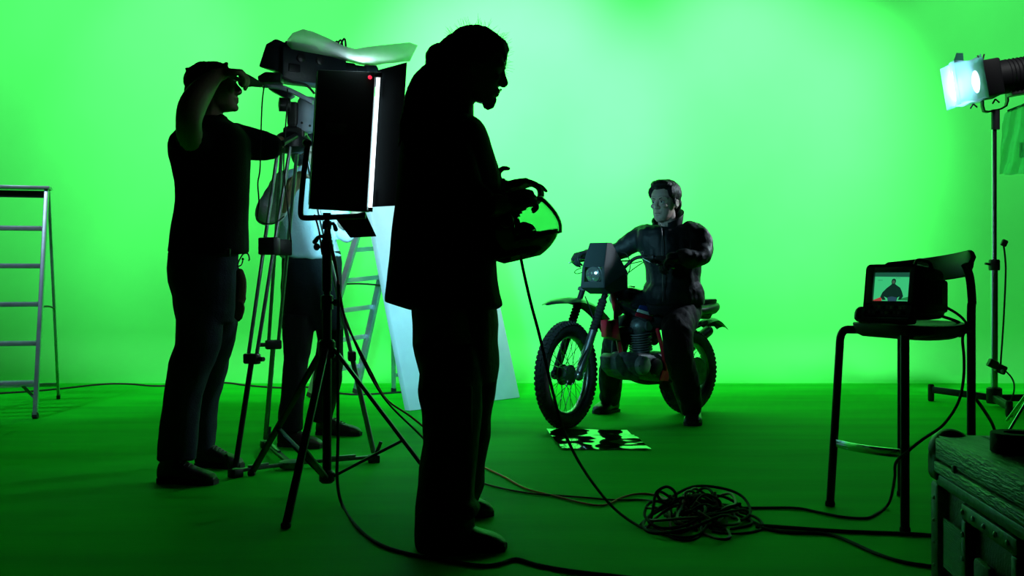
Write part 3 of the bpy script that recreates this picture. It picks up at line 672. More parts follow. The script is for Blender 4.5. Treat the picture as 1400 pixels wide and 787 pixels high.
# gel wrapped as a box in front of the lens : four sides and the front
g0, g1, hw = .12, .325, .145
gm = MB()
def gq(a, b, c, d):
    gm.grid(lambda u, v: V(a).lerp(V(b), u).lerp(V(d).lerp(V(c), u), v)+V((0, 0, .006*math.sin(u*9+v*7))), 8, 8)
gq(Lm(g0, -hw, hw), Lm(g1, -hw*1.05, hw*1.05), Lm(g1, hw*1.05, hw*1.05), Lm(g0, hw, hw))
gq(Lm(g0, -hw, -hw), Lm(g1, -hw*1.05, -hw), Lm(g1, hw*1.05, -hw), Lm(g0, hw, -hw))
gq(Lm(g0, -hw, -hw), Lm(g1, -hw*1.05, -hw), Lm(g1, -hw*1.05, hw), Lm(g0, -hw, hw))
gq(Lm(g0, hw, -hw), Lm(g1, hw*1.05, -hw), Lm(g1, hw*1.05, hw), Lm(g0, hw, hw))
gm.grid(lambda u, v: Lm(g1+.01*math.sin(u*8), -hw*1.1+2.2*hw*u, -hw*1.1+2.2*hw*v), 12, 12)
build(gm, 'gel_wrap', M_gel, t, 'blue white gel wrapped round the front', ang=80)
M_gelc = mat('dark_gel_corner', (.01, .18, .12), .5)
build(MB().hexa([Lm(.33, -hw*.9, hw*.95), Lm(.25, -hw*.9, hw), Lm(.245, -hw*.9, hw+.06), Lm(.29, -hw*.9, hw+.07)], [p+ls*.002 for p in (Lm(.33, -hw*.9, hw*.95), Lm(.25, -hw*.9, hw), Lm(.245, -hw*.9, hw+.06), Lm(.29, -hw*.9, hw+.07))]), 'gel_corner', M_gelc, t)
q = (Lm(.22, hw, hw), Lm(.02, hw, hw), Lm(.03, hw, hw+.075), Lm(.05, hw, hw+.06))
build(MB().hexa(q, [p+ls*.002 for p in q]), 'gel_corner', M_gelc, t)
for a_, u_ in ((.08, hw-.01), (.19, -hw-.012), (.03, -.15)):
    m = MB().tube([Lm(a_, 0, u_), Lm(a_-.025, 0, u_+(.055 if u_ > 0 else -.03))], .006, 6).tube([Lm(a_, 0, u_), Lm(a_+.025, 0, u_+(.055 if u_ > 0 else -.03))], .006, 6)
    build(m, 'peg', M_blackp, t)
# U yoke
y0 = P(1361, 153, 8.1)
yk = MB(); 
for s in (-1, 1):
    pass
pts = [P(1343, 112, 8.06), P(1343, 145, 8.06), P(1345, 152, 8.07), P(1350, 153, 8.08), P(1368, 149, 8.12), P(1375, 145, 8.13), P(1377, 138, 8.14), P(1376, 110, 8.14)]
R = []
for i, p in enumerate(pts):
    d = (pts[min(i+1, 7)]-pts[max(i-1, 0)]).normalized(); n = V((-d.z, 0, d.x))*.006; s = V((0, .022, 0))
    R.append([p+n+s, p+n-s, p-n-s, p-n+s])
build(MB().rings(R), 'yoke', M_blackm, t, bevel=.002)
for p in (pts[0], pts[-1]): build(MB().lathe([(.025, -.02), (.025, .02)], p+V((0, -.03, 0)), (0, 1, 0), 14), 'yoke_knob', M_blackp, t)
build(MB().tube([P(1361, 150, 8.1), P(1361, 177, 8.1)], .03, 16), 'spigot_clamp', M_blackm, t)
area('spotlight_glow', Lm(.18, 0, 0), Lm(1, 0, 0), 3, .16, .16, (.62, .82, 1), 170)
area('spotlight_beam', Lm(.36, 0, 0), V((.95, 7.1, 1.2)), 4, .2, .2, (.74, .87, 1), 40)
# power box on the column and its cord
pb = thing('power_box', P(1362, 501, 8.04), 'small black power adapter taped to the chrome light stand', 'adapter')
M_ = Matrix.Rotation(math.radians(25), 3, 'Y')
build(MB().bbox(P(1357, 497, 8.04), (.07, .05, .06), M_, .01), 'plug', M_blackp, pb); build(MB().bbox(P(1368, 504, 8.04), (.08, .05, .065), M_, .012), 'socket', M_blackp, pb)
build(MB().ell(P(1370, 507, 8.01), (.012, .006, .014)), 'switch', M_alu, pb)
cable([P(1371, 330, 8.0), P(1373.5, 345, 8.0), P(1375, 370, 8.0), P(1373, 420, 8.0), P(1371, 455, 8.0), P(1368, 497, 8.0)], .007, 'cord running down beside the chrome light stand from the lamp')
build(MB().bbox(P(1373, 332, 8.0), (.045, .03, .05), M_, .01), 'inline_switch', M_blackp, pb)
cable([P(1376, 508, 8.0), P(1383, 516, 8.0), P(1386.5, 526, 7.9), P(1385, 540, 7.75), FL(1378, 557, .01)], .006, 'cord looping from the power adapter to the floor')

# gel sheet and its stand at the right edge
M_cel = bpy.data.materials.new('green_cellophane'); M_cel.use_nodes = True
nt = M_cel.node_tree; nt.nodes.clear(); o_ = nt.nodes.new('ShaderNodeOutputMaterial')
a1 = nt.nodes.new('ShaderNodeBsdfTransparent'); a1.inputs[0].default_value = (.74, .97, .86, 1); a2 = nt.nodes.new('ShaderNodeBsdfGlossy'); a2.inputs[1].default_value = .12; a2.inputs[0].default_value = (.7, .9, .85, 1)
a3 = nt.nodes.new('ShaderNodeBsdfTranslucent'); a3.inputs[0].default_value = (.6, .9, .8, 1)
mx = nt.nodes.new('ShaderNodeMixShader'); mx.inputs[0].default_value = .3; nt.links.new(a1.outputs[0], mx.inputs[1]); nt.links.new(a3.outputs[0], mx.inputs[2])
m2 = nt.nodes.new('ShaderNodeMixShader'); m2.inputs[0].default_value = .14; nt.links.new(mx.outputs[0], m2.inputs[1]); nt.links.new(a2.outputs[0], m2.inputs[2]); nt.links.new(m2.outputs[0], o_.inputs[0])
YG = 6.6
def gs(u, v):
    a = P(1374, 155, YG).lerp(P(1366, 238, YG), v); b = P(1424, 128, YG).lerp(P(1424, 240, YG), v); p = a.lerp(b, u)
    if u > .3 and v > .9: p.z += .03*(u-.3)
    return p+V((0, .02*math.sin(u*16+v*4)+.008*math.sin(u*37+v*9)+.006*math.sin(v*14), 0))
tag(build(MB().grid(gs, 50, 40), 'gel_sheet', M_cel, solid=.0006, ang=80, org=P(1400, 190, YG)), 'crinkled pale green gel sheet hanging at the right edge below the spotlight', 'gel sheet')
t = thing('boom_stand', V((3.4, YG+.02, 0)), 'silver light stand mostly beyond the right edge, one leg behind the flight case', 'light stand')
bx = P(1436, 0, YG+.02).x
def bs(z): return V((bx, YG+.04, z))
build(MB().tube([bs(.05), bs(1.2)], .017, 14), 'lower_column', M_cc, t); build(MB().tube([bs(1.2), bs(2.1)], .012, 14), 'upper_column', M_cc, t)
for ft in (FL(1372, 604), V((bx+.5, YG-.15, 0)), V((bx, YG+.6, 0))):
    build(MB().tube([bs(.42), ft+V((0, 0, .012))], .009, 10), 'leg', M_cc, t)
build(MB().tube([bs(2.05), P(1378, 152, YG+.03)], .008, 10), 'arm', M_blackm, t)
build(MB().bbox(P(1398, 205, YG+.06), (.03, .03, .09), None, .006), 'clamp', M_blackp, t)

# ------------------------------------------------------------------ floor cables
Z = .006
def fl(L, z=Z): return [FL(x, y, z+(k if len(q) > 2 else 0)) if 0 else FL(x, y, z) for q in L for (x, y, k) in [(*q, 0)[:3]]]
cable(fl([(-40, 541), (0, 537.5), (40, 535), (85, 531), (120, 527), (150, 524.6), (180, 525), (220, 527.5), (300, 523), (340, 527), (385, 530), (420, 529), (480, 539), (560, 535)]), .009, 'black cable across the back of the floor from the left ladder')
cable([P(448, 312, 4.7), P(452, 330, 4.69), P(459, 360, 4.66), P(464, 395, 4.64), P(473, 440, 4.6), P(489, 473, 4.6), P(508, 510, 4.6), P(528, 545, 4.62), P(560, 568, 4.7), P(590, 592, 4.75), FL(640, 632, Z), FL(662, 639, Z), FL(690, 652, Z), FL(720, 668, Z), FL(760, 678, Z), FL(800, 688, Z), FL(826, 690, Z), FL(850, 680, Z), FL(870, 675, Z), FL(895, 676, Z), FL(915, 684, .03)], .0045, 'thin red cable from the fluorescent panel to the cable heap', M_redc)
cable([P(449, 300, 4.7), P(454, 345, 4.69), P(461, 375, 4.66), P(463, 405, 4.64), P(478, 450, 4.6), P(502, 505, 4.6), P(530, 550, 4.6), P(577, 597, 4.7), FL(620, 645, Z), FL(660, 660, Z), FL(700, 670, Z), FL(735, 675, Z), FL(790, 679, Z), FL(840, 683, Z), FL(880, 683, Z), FL(920, 690, .03)], .0045, 'thin black cable from the fluorescent panel to the cable heap', M_redb)
cable([P(430, 294, 4.72), P(436, 315, 4.72), P(440, 345, 4.72), P(441, 346, 4.72)], .004, 'short red lead under the fluorescent panel', M_redc)
cable([P(712, 352, 3.93), P(716, 372, 3.93), P(726, 415, 3.9), P(738, 460, 3.9), P(752, 520, 3.9), P(768, 580, 3.95), P(788, 625, 4.05), P(812, 662, 4.25), P(840, 695, 4.25), FL(872, 718, Z), FL(900, 728, Z), FL(930, 734, Z), FL(955, 731, Z), FL(968, 715, .02)], .0055, 'black cable hanging from the helmet down to the cable heap')
cable([P(463, 390, 4.6), P(462, 500, 4.55), P(462, 600, 4.45), P(461, 655, 4.4), FL(468, 690, Z), FL(490, 722, Z), FL(520, 744, Z), FL(560, 757, Z), FL(600, 764, Z), FL(650, 772, Z), FL(680, 771, Z), FL(705, 764, Z), FL(735, 772, Z), FL(780, 780, Z), FL(850, 788, Z), FL(960, 800, Z)], .0065, 'black cable down the light stand and across the front floor')
cable(fl([(1035, 718), (1080, 721), (1150, 726), (1230, 729), (1290, 733), (1340, 740)]), .0075, 'thick black cable from the cable heap to the flight case')
cable(fl([(1035, 720), (1075, 727), (1120, 728.5), (1150, 735), (1200, 757), (1245, 770), (1300, 776)]), .0065, 'lower black cable running from the cable heap under the flight case')
cable([Mo(.05, .26, .1), P(1306, 427, 4.35), P(1320, 440, 4.3), P(1321, 450, 4.27), P(1316, 462, 4.24), P(1318, 490, 4.22), P(1317, 520, 4.2), P(1310, 550, 4.15), P(1290, 580, 4.08), P(1262, 600, 4.0), P(1242, 616, 3.98), P(1225, 632, 4.0), P(1223, 655, 4.05), FL(1215, 688, .02), FL(1195, 704, Z), FL(1180, 708, Z), FL(1150, 706, Z), FL(1120, 700, Z), FL(1085, 694, Z), FL(1020, 694, Z), FL(985, 693, Z)], .0055, 'black cable from the monitor looping to the cable heap')
cable([Mo(.03, .26, .05), P(1310, 440, 4.38), P(1319, 452, 4.3), P(1312, 459, 4.28), P(1302, 452, 4.33), P(1290, 451, 4.36)], .006, 'short thick cable looped on the seat behind the monitor')
cable([P(1334, 545, 4.5), P(1345, 560, 4.6), P(1357, 580, 4.7), P(1362, 600, 4.7), P(1365, 640, 4.6), FL(1370, 700, Z)], .007, 'black cable curving behind the bar stool to the flight case')
# the heap: many tangled loops, one uncountable tangle
rnd = random.Random(11); hp = MB(); hr = MB(); hc = FL(952, 704)
def hpt(x, y, z): p = FL(x, y); return V((p.x, p.y, z))
def heap_loop(m, cx, cy, rx, ry, zmax, ph, ex=0):
    pts = []
    n = 9
    for k in range(n+1):
        a = ph+2*math.pi*k/n*(1 if ex == 0 else .8)
        x = cx+rx*math.cos(a)*(1+.18*rnd.uniform(-1, 1)); y = cy+ry*math.sin(a)*(1+.2*rnd.uniform(-1, 1))
        pts.append(hpt(x, y, .012+zmax*(.5+.5*math.sin(a*1.5+ph))*rnd.uniform(.3, 1)))
    m.tube(spline(pts, 6), .0058, 7, True)
for k in range(9): heap_loop(hp if k % 3 else hr, 945+rnd.uniform(-25, 30), 712+rnd.uniform(-9, 10), rnd.uniform(28, 62), rnd.uniform(8, 17), .07, rnd.uniform(0, 6))
for k in range(6): heap_loop(hr if k % 2 else hp, 955+rnd.uniform(-15, 15), 705+rnd.uniform(-4, 6), rnd.uniform(14, 30), rnd.uniform(6, 11), .09, rnd.uniform(0, 6))
def hand_loop(m, L, r=.0058): m.tube(spline([P(x, y, 0) if 0 else hpt(x, yb, 0)+V((0, 0, (yb-y)*(F*CZ/(yb-HY))/F)) for x, y, yb in L], 7), r, 7, True)
hand_loop(hp, [(888, 716, 718), (892, 700, 716), (895, 680, 712), (899, 671, 710), (911, 665, 710), (921, 670, 710), (924, 680, 710), (916, 690, 712), (904, 684, 710), (899, 676, 710), (904, 672, 708), (925, 686, 708)])
hand_loop(hp, [(875, 718, 720), (890, 703, 712), (912, 688, 708), (935, 680, 706), (955, 682, 706), (980, 690, 706), (1010, 704, 708), (1043, 719, 720)])
hand_loop(hp, [(950, 680, 698), (970, 677, 700), (990, 679, 700), (1010, 690, 702), (1022, 704, 706), (1027, 716, 718), (1000, 723, 724)])
hand_loop(hp, [(935, 690, 706), (975, 684, 704), (990, 696, 704), (1012, 700, 706), (1035, 708, 712), (1043, 720, 721), (1030, 727, 728), (1000, 730, 730), (975, 726, 728)])
hand_loop(hp, [(880, 720, 721), (905, 728, 729), (925, 737, 738), (945, 738, 739), (958, 730, 731), (958, 716, 722), (950, 700, 718)])
hand_loop(hr, [(960, 728, 730), (985, 737, 738), (998, 733, 735), (990, 722, 724), (960, 718, 722), (925, 728, 730), (895, 722, 724)])
hand_loop(hr, [(884, 722, 724), (900, 705, 716), (920, 692, 712), (928, 690, 710), (926, 700, 712), (930, 720, 722), (918, 722, 724), (915, 700, 712)])
hand_loop(hp, [(985, 692, 704), (991, 705, 708), (993, 715, 718), (985, 725, 727), (965, 716, 718), (980, 695, 704)])
t = thing('cable_heap', hc, 'tangled heap of black and dark red cable coils on the floor', 'cables')
tag(build(hp, 'black_cable_coils', M_rubber, t), kind='stuff'); tag(build(hr, 'red_cable_coils', M_redb, t), kind='stuff')
# ------------------------------------------------------------------ motorcycle
FC = FL(775, 585); u2 = V((-.741, -.671, 0)).normalized(); l2 = V((-u2.y*-1, 0, 0)); l2 = V((-u2.y, u2.x, 0))
if l2.y > 0: l2 = -l2
RC = FC-u2*1.2
su = V((-.57, -.822, 0)).normalized(); sl = V((.822, -.57, 0)).normalized()
def pl(px, py, n, o, l=0):
    # point seen at (px, py) lying in the vertical plane through o with normal n, shifted l along n
    kx = (px-700)/F; Y = (o.x*n.x+o.y*n.y+l)/(kx*n.x+n.y); return P(px, py, Y)
def bp(px, py, l=0): return pl(px, py, l2, RC, l)
def fp(px, py, l=0): return pl(px, py, sl, FC, l)
M_red = mat('red_frame_paint', (.42, .012, .03), .35, coat=.3)
M_tank = mat('black_gloss_paint', (.012, .014, .016), .18, coat=.5)
M_tyre = mat('knobbly_tyre_rubber', (.016, .018, .018), .75, bump=.5, bsc=120, var=.3, vsc=30)
M_rim = mat('dull_rim', (.32, .34, .35), .3, 1, var=.2, vsc=20)
M_engine = mat('engine_alloy', (.10, .12, .12), .5, .6, var=.4, vsc=22, bump=.25, bsc=90)
M_fork = mat('fork_alloy', (.30, .34, .36), .35, .9, var=.2, vsc=20)
M_plas = mat('black_fender_plastic', (.012, .016, .018), .3)
moto = thing('motorcycle', (FC+RC)/2, 'black and red trail motorcycle carrying the rider, on its own wheels', 'motorcycle')
def wheel(name, c, R, w_, d, ax, lab=None):
    # d: rolling direction, ax: axle direction
    m = MB(); seg = 64
    zz = V((0, 0, 1))
    def rad(a): return d*math.cos(a)+zz*math.sin(a)
    rr = R-.085
    prof = [(-.5, 0), (-.62, .012), (-.45, .03), (0, .036), (.45, .03), (.62, .012), (.5, 0), (.3, -.012), (-.3, -.012)]
    vs = []; fs = []
    for i in range(seg):
        dd = rad(2*math.pi*i/seg)
        for x, h in prof: vs.append(c+ax*x*w_*.5+dd*(rr-.012+h*.5))
    n = len(prof)
    for i in range(seg):
        for k in range(n): fs.append((i*n+k, ((i+1) % seg)*n+k, ((i+1) % seg)*n+(k+1) % n, i*n+(k+1) % n))
    m.add(vs, fs); rim = build(m, name, M_rim, moto)
    t_ = MB(); t_.torus(c, R-.046, .046, ax, 72, 14, w_/.092)
    n_ = int(2*math.pi*R/.034)
    for i in range(n_):
        a = 2*math.pi*i/n_; 
        for s, off in ((-1, 0), (1, 0), (0, .5)):
            a_ = 2*math.pi*(i+off)/n_; dd = rad(a_); tn = ax.cross(dd)
            tilt = s*.72; rd = (dd*math.cos(tilt)+ax*math.sin(tilt)); sd = ax*math.cos(tilt)-dd*math.sin(tilt)
            cc = c+dd*(R-.046)+dd*.044*math.cos(tilt)+ax*s*.5*w_*.62
            t_.box(cc, (.026 if s else .034, .019, .013), Matrix((sd, tn, rd)).transposed())
    build(t_, 'tyre', M_tyre, rim)
    sp0 = None; ns = 36
    for i in range(ns):
        a = 2*math.pi*i/ns; s = -1 if i % 2 else 1; cr = .42 if (i//2) % 2 else -.42
        p0 = c+rad(a+cr)*.052+ax*s*.034; p1 = c+rad(a)*(rr-.01)
        build(MB().tube([p0, p1], .0021, 5), 'spoke', M_chrome, rim)
    return rim, rad
axf = FC+V((0, 0, .335)); axr = RC+V((0, 0, .292))
rf, radf = wheel('front_wheel', axf, .335, .078, su, sl)
build(MB().lathe([(.02, -.03), (.05, -.026), (.058, -.012), (.058, .014), (.064, .018), (.064, .03), (.02, .036)], axf, sl, 28), 'hub', M_engine, rf)
build(MB().lathe([(.05, -.04), (.066, -.038), (.066, -.026), (.05, -.022)], axf, sl, 28), 'brake_drum', M_engine, rf)
rr_, radr = wheel('rear_wheel', axr, .292, .095, u2, l2)
build(MB().lathe([(.03, -.075), (.07, -.07), (.075, .02), (.05, .06), (.03, .08)], axr, l2, 28), 'hub', M_engine, rr_)
m = MB(); n_ = 44
sprk = []
for i in range(n_*2):
    a = math.pi*i/n_; r = .098 if i % 2 else .105; sprk.append(axr+l2*.085+radr(a)*r)
m.prism(sprk, -l2*.006); build(m, 'sprocket', M_steel, rr_)
# fork
upv = (-u2*.47+V((0, 0, 1))).normalized()
for s in (1, -1):
    A0 = axf+sl*.088*s
    lt = build(MB().tube([A0-upv*.01-u2*-.0, A0+upv*.1, A0+upv*.31], [.024, .026, .026], 16).ell(A0, (.03, .03, .034)), 'fork_leg', M_fork if s > 0 else M_blackm, moto, 'silver fork leg' if s > 0 else None)
    g = MB()
    R_l = []
    for k in range(21): R_l.append((.03 if k % 2 else .024, .30+.011*k))
    g.lathe(R_l, A0, upv, 18); build(g, 'fork_gaiter', M_rubber, lt)
    build(MB().tube([A0+upv*.5, A0+upv*.74], .019, 14), 'stanchion', M_blackm, lt)
    build(MB().tube([A0, A0+sl*.02*s], .016, 12), 'axle_nut', M_steel, lt)
hd_ = axf+upv*.70
for z, nm in ((.60, 'lower_clamp'), (.735, 'upper_clamp')):
    c = axf+upv*z; build(MB().bbox(c, (.05, .235, .03), Matrix((su, sl, upv)).transposed(), .008), nm, M_engine, moto)
# front fender
pts = [(744, 415.5), (752, 410.5), (764, 407), (780, 405.5), (795, 408.5), (810, 416), (822, 427), (832, 441), (838, 453)]
cpts = spline([fp(x, y) for x, y in pts], 4); R = []
for i, p in enumerate(cpts):
    k = i/(len(cpts)-1); d = (cpts[min(i+1, len(cpts)-1)]-cpts[max(i-1, 0)]).normalized(); n = d.cross(sl)
    if n.z < 0: n = -n
    hw = .018+.05*min(1, k*4.5); r = []
    for q in (-1, -.75, -.3, .3, .75, 1): r.append(p+sl*q*hw-n*(.035*abs(q)**2*min(1, k*3+.15)))
    for q in (1, .75, .3, -.3, -.75, -1): r.append(p+sl*q*hw*.96-n*(.004+.035*abs(q)**2*min(1, k*3+.15)))
    R.append(r)
build(MB().rings(R), 'front_fender', M_plas, moto, ang=60)
# fairing mask with headlight
H = V((.655, 7.12, 0))
def Fm(f, w_, z): return V((H.x, H.y, 0))+su*f+sl*w_+V((0, 0, z))
M_mask = mat('matt_black_mask', (.012, .022, .024), .5, bump=.05, bsc=120)
th_ = .006
def panel(pts, nm='fairing_panel'):
    p = [V(q) for q in pts]; n = (p[1]-p[0]).cross(p[-1]-p[0]).normalized()*th_; return MB().hexa(p, [q+n for q in p])
zt_, zm, zb = 1.165, 1.012, .885
mk = MB()
def addp(pts):
    p = [V(q) for q in pts]; n = (p[1]-p[0]).cross(p[-1]-p[0]).normalized()*th_
    mk.hexa([q-n*.5 for q in p], [q+n*.5 for q in p])
TLm, TRm = Fm(.185, -.062, zt_), Fm(.185, .062, zt_)
MLm, MRm = Fm(.25, -.078, zm), Fm(.25, .078, zm)
BLm, BRm = Fm(.26, -.085, zb), Fm(.26, .085, zb)
addp([TLm, TRm, MRm, MLm])
hz0, hz1 = zb+.035, zm
q0, q1 = .062, -.062
addp([BLm, BRm, Fm(.258, .082, hz0), Fm(.258, -.082, hz0)])
addp([Fm(.258, -.082, hz0), Fm(.258, -.062, hz0), Fm(.25, -.062, hz1), MLm]); addp([Fm(.258, .062, hz0), Fm(.258, .082, hz0), MRm, Fm(.25, .062, hz1)])
for s in (-1, 1):
    T, Mm, B_ = Fm(.185, .062*s, zt_), Fm(.25, .078*s, zm), Fm(.26, .085*s, zb)
    T2 = Fm(.15, .075*s, zt_); Bk = Fm(.0, .105*s, .985); Bk2 = Fm(-.01, .10*s, .88); Bt = Fm(.16, .075*s, .845)
    addp([T, T2, Bk, Mm]); addp([Mm, Bk, B_]); addp([B_, Bk, Bk2, Bt])
addp([Fm(.26, -.085, zb), Fm(.26, .085, zb), Fm(.16, .075, .845), Fm(.16, -.075, .845)])
addp([TLm, TRm, Fm(.15, .075, zt_), Fm(.15, -.075, zt_)])
mask = build(mk, 'headlight_fairing', M_mask, moto)
hc_ = Fm(.215, -.0, .965)
build(MB().lathe([(.02, -.03), (.05, -.02), (.06, .0), (.061, .03), (.056, .033), (.052, .02)], hc_, su, 30), 'headlight_bowl', M_rim, moto)
M_hl = mat('headlight_glass', (.55, .62, .62), .08, .0, bump=.25, bsc=14, spec=1, coat=1, aniso=(3, 3, .4))
lens_prof = [(.055, 0), (.05, .012), (.035, .02), (.015, .025), (.001, .026)]
hl = build(MB().lathe(lens_prof, hc_+su*.028, su, 30), 'headlight', mat('headlight_reflector', (.5, .56, .56), .12, .85, bump=.2, bsc=18), moto, 'pale round headlight')
# handlebar
zh = 1.075
def Hb(r, b, z): return V((H.x, H.y, 0))+sl*r-su*b+V((0, 0, z))
hb = spline([Hb(-.345, .095, zh), Hb(-.2, .05, zh+.0), Hb(-.13, .02, zh-.01), Hb(-.05, 0, zh-.085), Hb(.05, 0, zh-.085), Hb(.15, .02, zh-.005), Hb(.24, .045, zh+.0), Hb(.41, .085, zh-.015)], 6)
bar = build(MB().tube(hb, .0115, 12), 'handlebar', M_blackm, moto)
build(MB().tube([Hb(-.125, .015, zh-.02), Hb(.14, .015, zh-.02)], .006, 8), 'cross_brace', M_chrome, bar)
for s, r0 in ((1, .30), (-1, .23)):
    build(MB().tube([Hb(r0*s, .055 if s > 0 else .06, zh-.003), Hb((r0+.115)*s, .09, zh-.012)], .0165, 14, True), 'grip', M_rubber, bar)
    lv = spline([Hb(r0*s-.03*s, .02, zh), Hb(r0*s, -.02, zh-.005), Hb((r0+.06)*s, -.015, zh-.02), Hb((r0+.10)*s, .0, zh-.028)], 5)
    if s > 0: lv = spline([Hb(.2, .03, zh), P(895, 360, 6.93), P(908, 363, 6.91), P(921, 366, 6.9)], 5)
    build(MB().tube(lv, .0065, 8, True), 'lever', M_chrome, bar, 'chrome lever')
    build(MB().bbox(Hb(r0*s-.045*s, .045, zh), (.03, .045, .03), Matrix((su, sl, V((0, 0, 1)))).transposed(), .006), 'lever_mount', M_blackp, bar)
build(MB().tube([Hb(.2, .03, zh), Hb(.205, .02, zh+.025)], .004, 6).torus(Hb(.205, .02, zh+.03), .009, .004, su, 14, 6), 'mirror_clamp', M_steel, bar)
m = spline([P(795, 366, 7.2), P(788, 369, 7.2), P(785.5, 372, 7.2), P(789, 374, 7.2), P(797, 372, 7.15)], 5)
build(MB().tube(m, .003, 6), 'brake_cable', M_rubber, bar)
for L in ([P(846, 345, 7.05), P(855, 346, 7.03), P(860, 354, 7.02), P(861, 368, 7.04), P(852, 385, 7.08)], [P(855, 376, 7.03), P(868, 366, 7.0), P(880, 358, 6.97)], [P(853, 364, 7.05), P(864, 360, 7.02), P(878, 357, 6.99)], [P(826, 398, 7.0), P(823, 404, 6.98), P(826, 410, 7.0), P(833, 402, 7.03)]):
    build(MB().tube(spline(L, 6), .0032, 6), 'control_cable', M_rubber, bar)
build(MB().tube(spline([fp(800, 405, .1), fp(812, 440, .12), fp(806, 470, .12), fp(790, 498, .1)], 6), .004, 6), 'brake_cable', M_rubber, bar)
# frame
def tb(L, r, nm, mt=M_red, n=5, l=0): return build(MB().tube(spline([bp(*q) if len(q) == 3 else bp(q[0], q[1], l) for q in L], n), r, 12), nm, mt, moto)
tb([(838, 392), (842, 418), (846, 430)], .026, 'steering_head')
tb([(842, 425), (843, 450), (848, 478), (856, 510), (880, 522), (912, 520)], .017, 'down_tube')
tb([(842, 405), (870, 418), (900, 432), (935, 436)], .017, 'top_tube')
for s in (.08, -.08):
    tb([(893, 428, s), (900, 455, s*1.2), (906, 480, s*1.3), (912, 518, s*1.3)], .014, 'side_tube'); tb([(900, 440, s), (935, 430, s), (968, 430, s)], .011, 'seat_rail')
    tb([(908, 500, s), (930, 505, s), (941, 509, s*1.25)], .017, 'swingarm', M_blackm)
    tb([(918, 440, s), (930, 470, s*1.25), (938, 502, s*1.3)], .024, 'rear_shock', M_blackm)
gus = [bp(836, 438, .05), bp(845, 436, .05), bp(849, 466, .05), bp(837, 461, .05)]
build(MB().prism(gus, -l2*.1), 'frame_gusset', M_red, moto, bevel=.006)
build(MB().prism([bp(884, 410, .1), bp(891, 414, .1), bp(894, 421, .1), bp(889, 419, .1)], -l2*.2), 'tank_strap', M_red, moto, bevel=.004)
# tank: loft along the bike
R = []
for (x, yt, yb, hw) in ((839, 402, 414, .04), (845, 394, 420, .075), (855, 391, 428, .10), (868, 393, 434, .115), (882, 400, 437, .12), (896, 410, 437, .105), (905, 418, 434, .07)):
    a = bp(x, yt); b = bp(x, yb); c = (a+b)/2; hh = (a.z-b.z)/2
    R.append([c+l2*hw*math.copysign(abs(math.cos(t_))**.75, math.cos(t_))+V((0, 0, hh*math.copysign(abs(math.sin(t_))**.8, math.sin(t_)))) for t_ in [2*math.pi*k/24 for k in range(24)]])
tank = build(MB().rings(R), 'fuel_tank', M_tank, moto, ang=60)
build(MB().lathe([(.03, 0), (.032, .012), (.02, .018)], bp(862, 392)+V((0, 0, -.006)), (0, 0, 1), 18), 'fuel_cap', M_chrome, tank)
M_bl = mat('blue_stripe', (.01, .035, .16), .3); M_wh = mat('white_stripe', (.62, .66, .68), .35); M_rs = mat('red_stripe', (.32, .01, .03), .3)
def stripe(pts, mt, nm): 
    p = [bp(x, y, .118) for x, y in pts]; build(MB().prism(p, l2*.010), nm, mt, tank, bevel=.002)
stripe([(874, 417), (881, 417.5), (892, 424), (892, 428), (872, 421.5)], M_bl, 'blue_stripe')
stripe([(871.5, 422), (892, 428.5), (891, 432), (870, 426)], M_wh, 'white_stripe')
stripe([(869.5, 427), (891, 432.8), (889, 438), (867.5, 431.5)], M_rs, 'red_stripe')
# engine
m = MB(); c0 = bp(877, 484); c1 = bp(872, 436); dv = (c1-c0)
cyl = MB().tube([c0, c0.lerp(c1, .6)], .058, 20)
for k in range(8):
    q = c0.lerp(c1, .12+k*.068); cyl.lathe([(.078, -.0035), (.08, 0), (.078, .0035)], q, dv.normalized(), 24)
build(cyl, 'cylinder', M_engine, moto)
build(MB().ell(c0.lerp(c1, .80), (.075, .085, .062)).lathe([(.035, -.005), (.035, .012)], c0.lerp(c1, .82)+l2*.085, l2, 18), 'cylinder_head', M_engine, moto)
cc = MB()
R = []
for (x, yt, yb, hw) in ((843, 486, 494, .06), (848, 480, 508, .09), (860, 481, 516, .10), (875, 480, 519, .105), (892, 479, 521, .10), (905, 480, 520, .09), (912, 486, 514, .06)):
    a = bp(x, yt); b = bp(x, yb); c = (a+b)/2; hh = (a.z-b.z)/2
    R.append([c+l2*hw*math.copysign(abs(math.cos(t_))**.6, math.cos(t_))+V((0, 0, hh*math.copysign(abs(math.sin(t_))**.7, math.sin(t_)))) for t_ in [2*math.pi*k/24 for k in range(24)]])
cc.rings(R); cr_ = build(cc, 'crankcase', M_engine, moto)
build(MB().lathe([(.062, 0), (.06, .035), (.045, .048), (.01, .05)], bp(876, 499, .095), l2, 26), 'clutch_cover', mat('pale_alloy', (.26, .3, .3), .45, .6, var=.3, vsc=18), cr_, 'pale round cover')
build(MB().lathe([(.058, 0), (.056, .028), (.04, .036), (.01, .038)], bp(894, 501, .095), l2, 26), 'magneto_cover', M_blackm, cr_)
for a in range(6):
    q = bp(876, 499, .095)+(u2*math.cos(a*1.05)+V((0, 0, math.sin(a*1.05))))*.054+l2*.036; build(MB().lathe([(.005, 0), (.005, .005)], q, l2, 8), 'cover_bolt', M_steel, cr_)
sk = build(MB().prism([bp(841, 489, .07), bp(846, 483, .07), bp(856, 500, .07), bp(875, 516, .07), bp(872, 521, .07), bp(852, 515, .07), bp(843, 505, .07)], -l2*.14), 'bash_plate', M_engine, moto, bevel=.006)
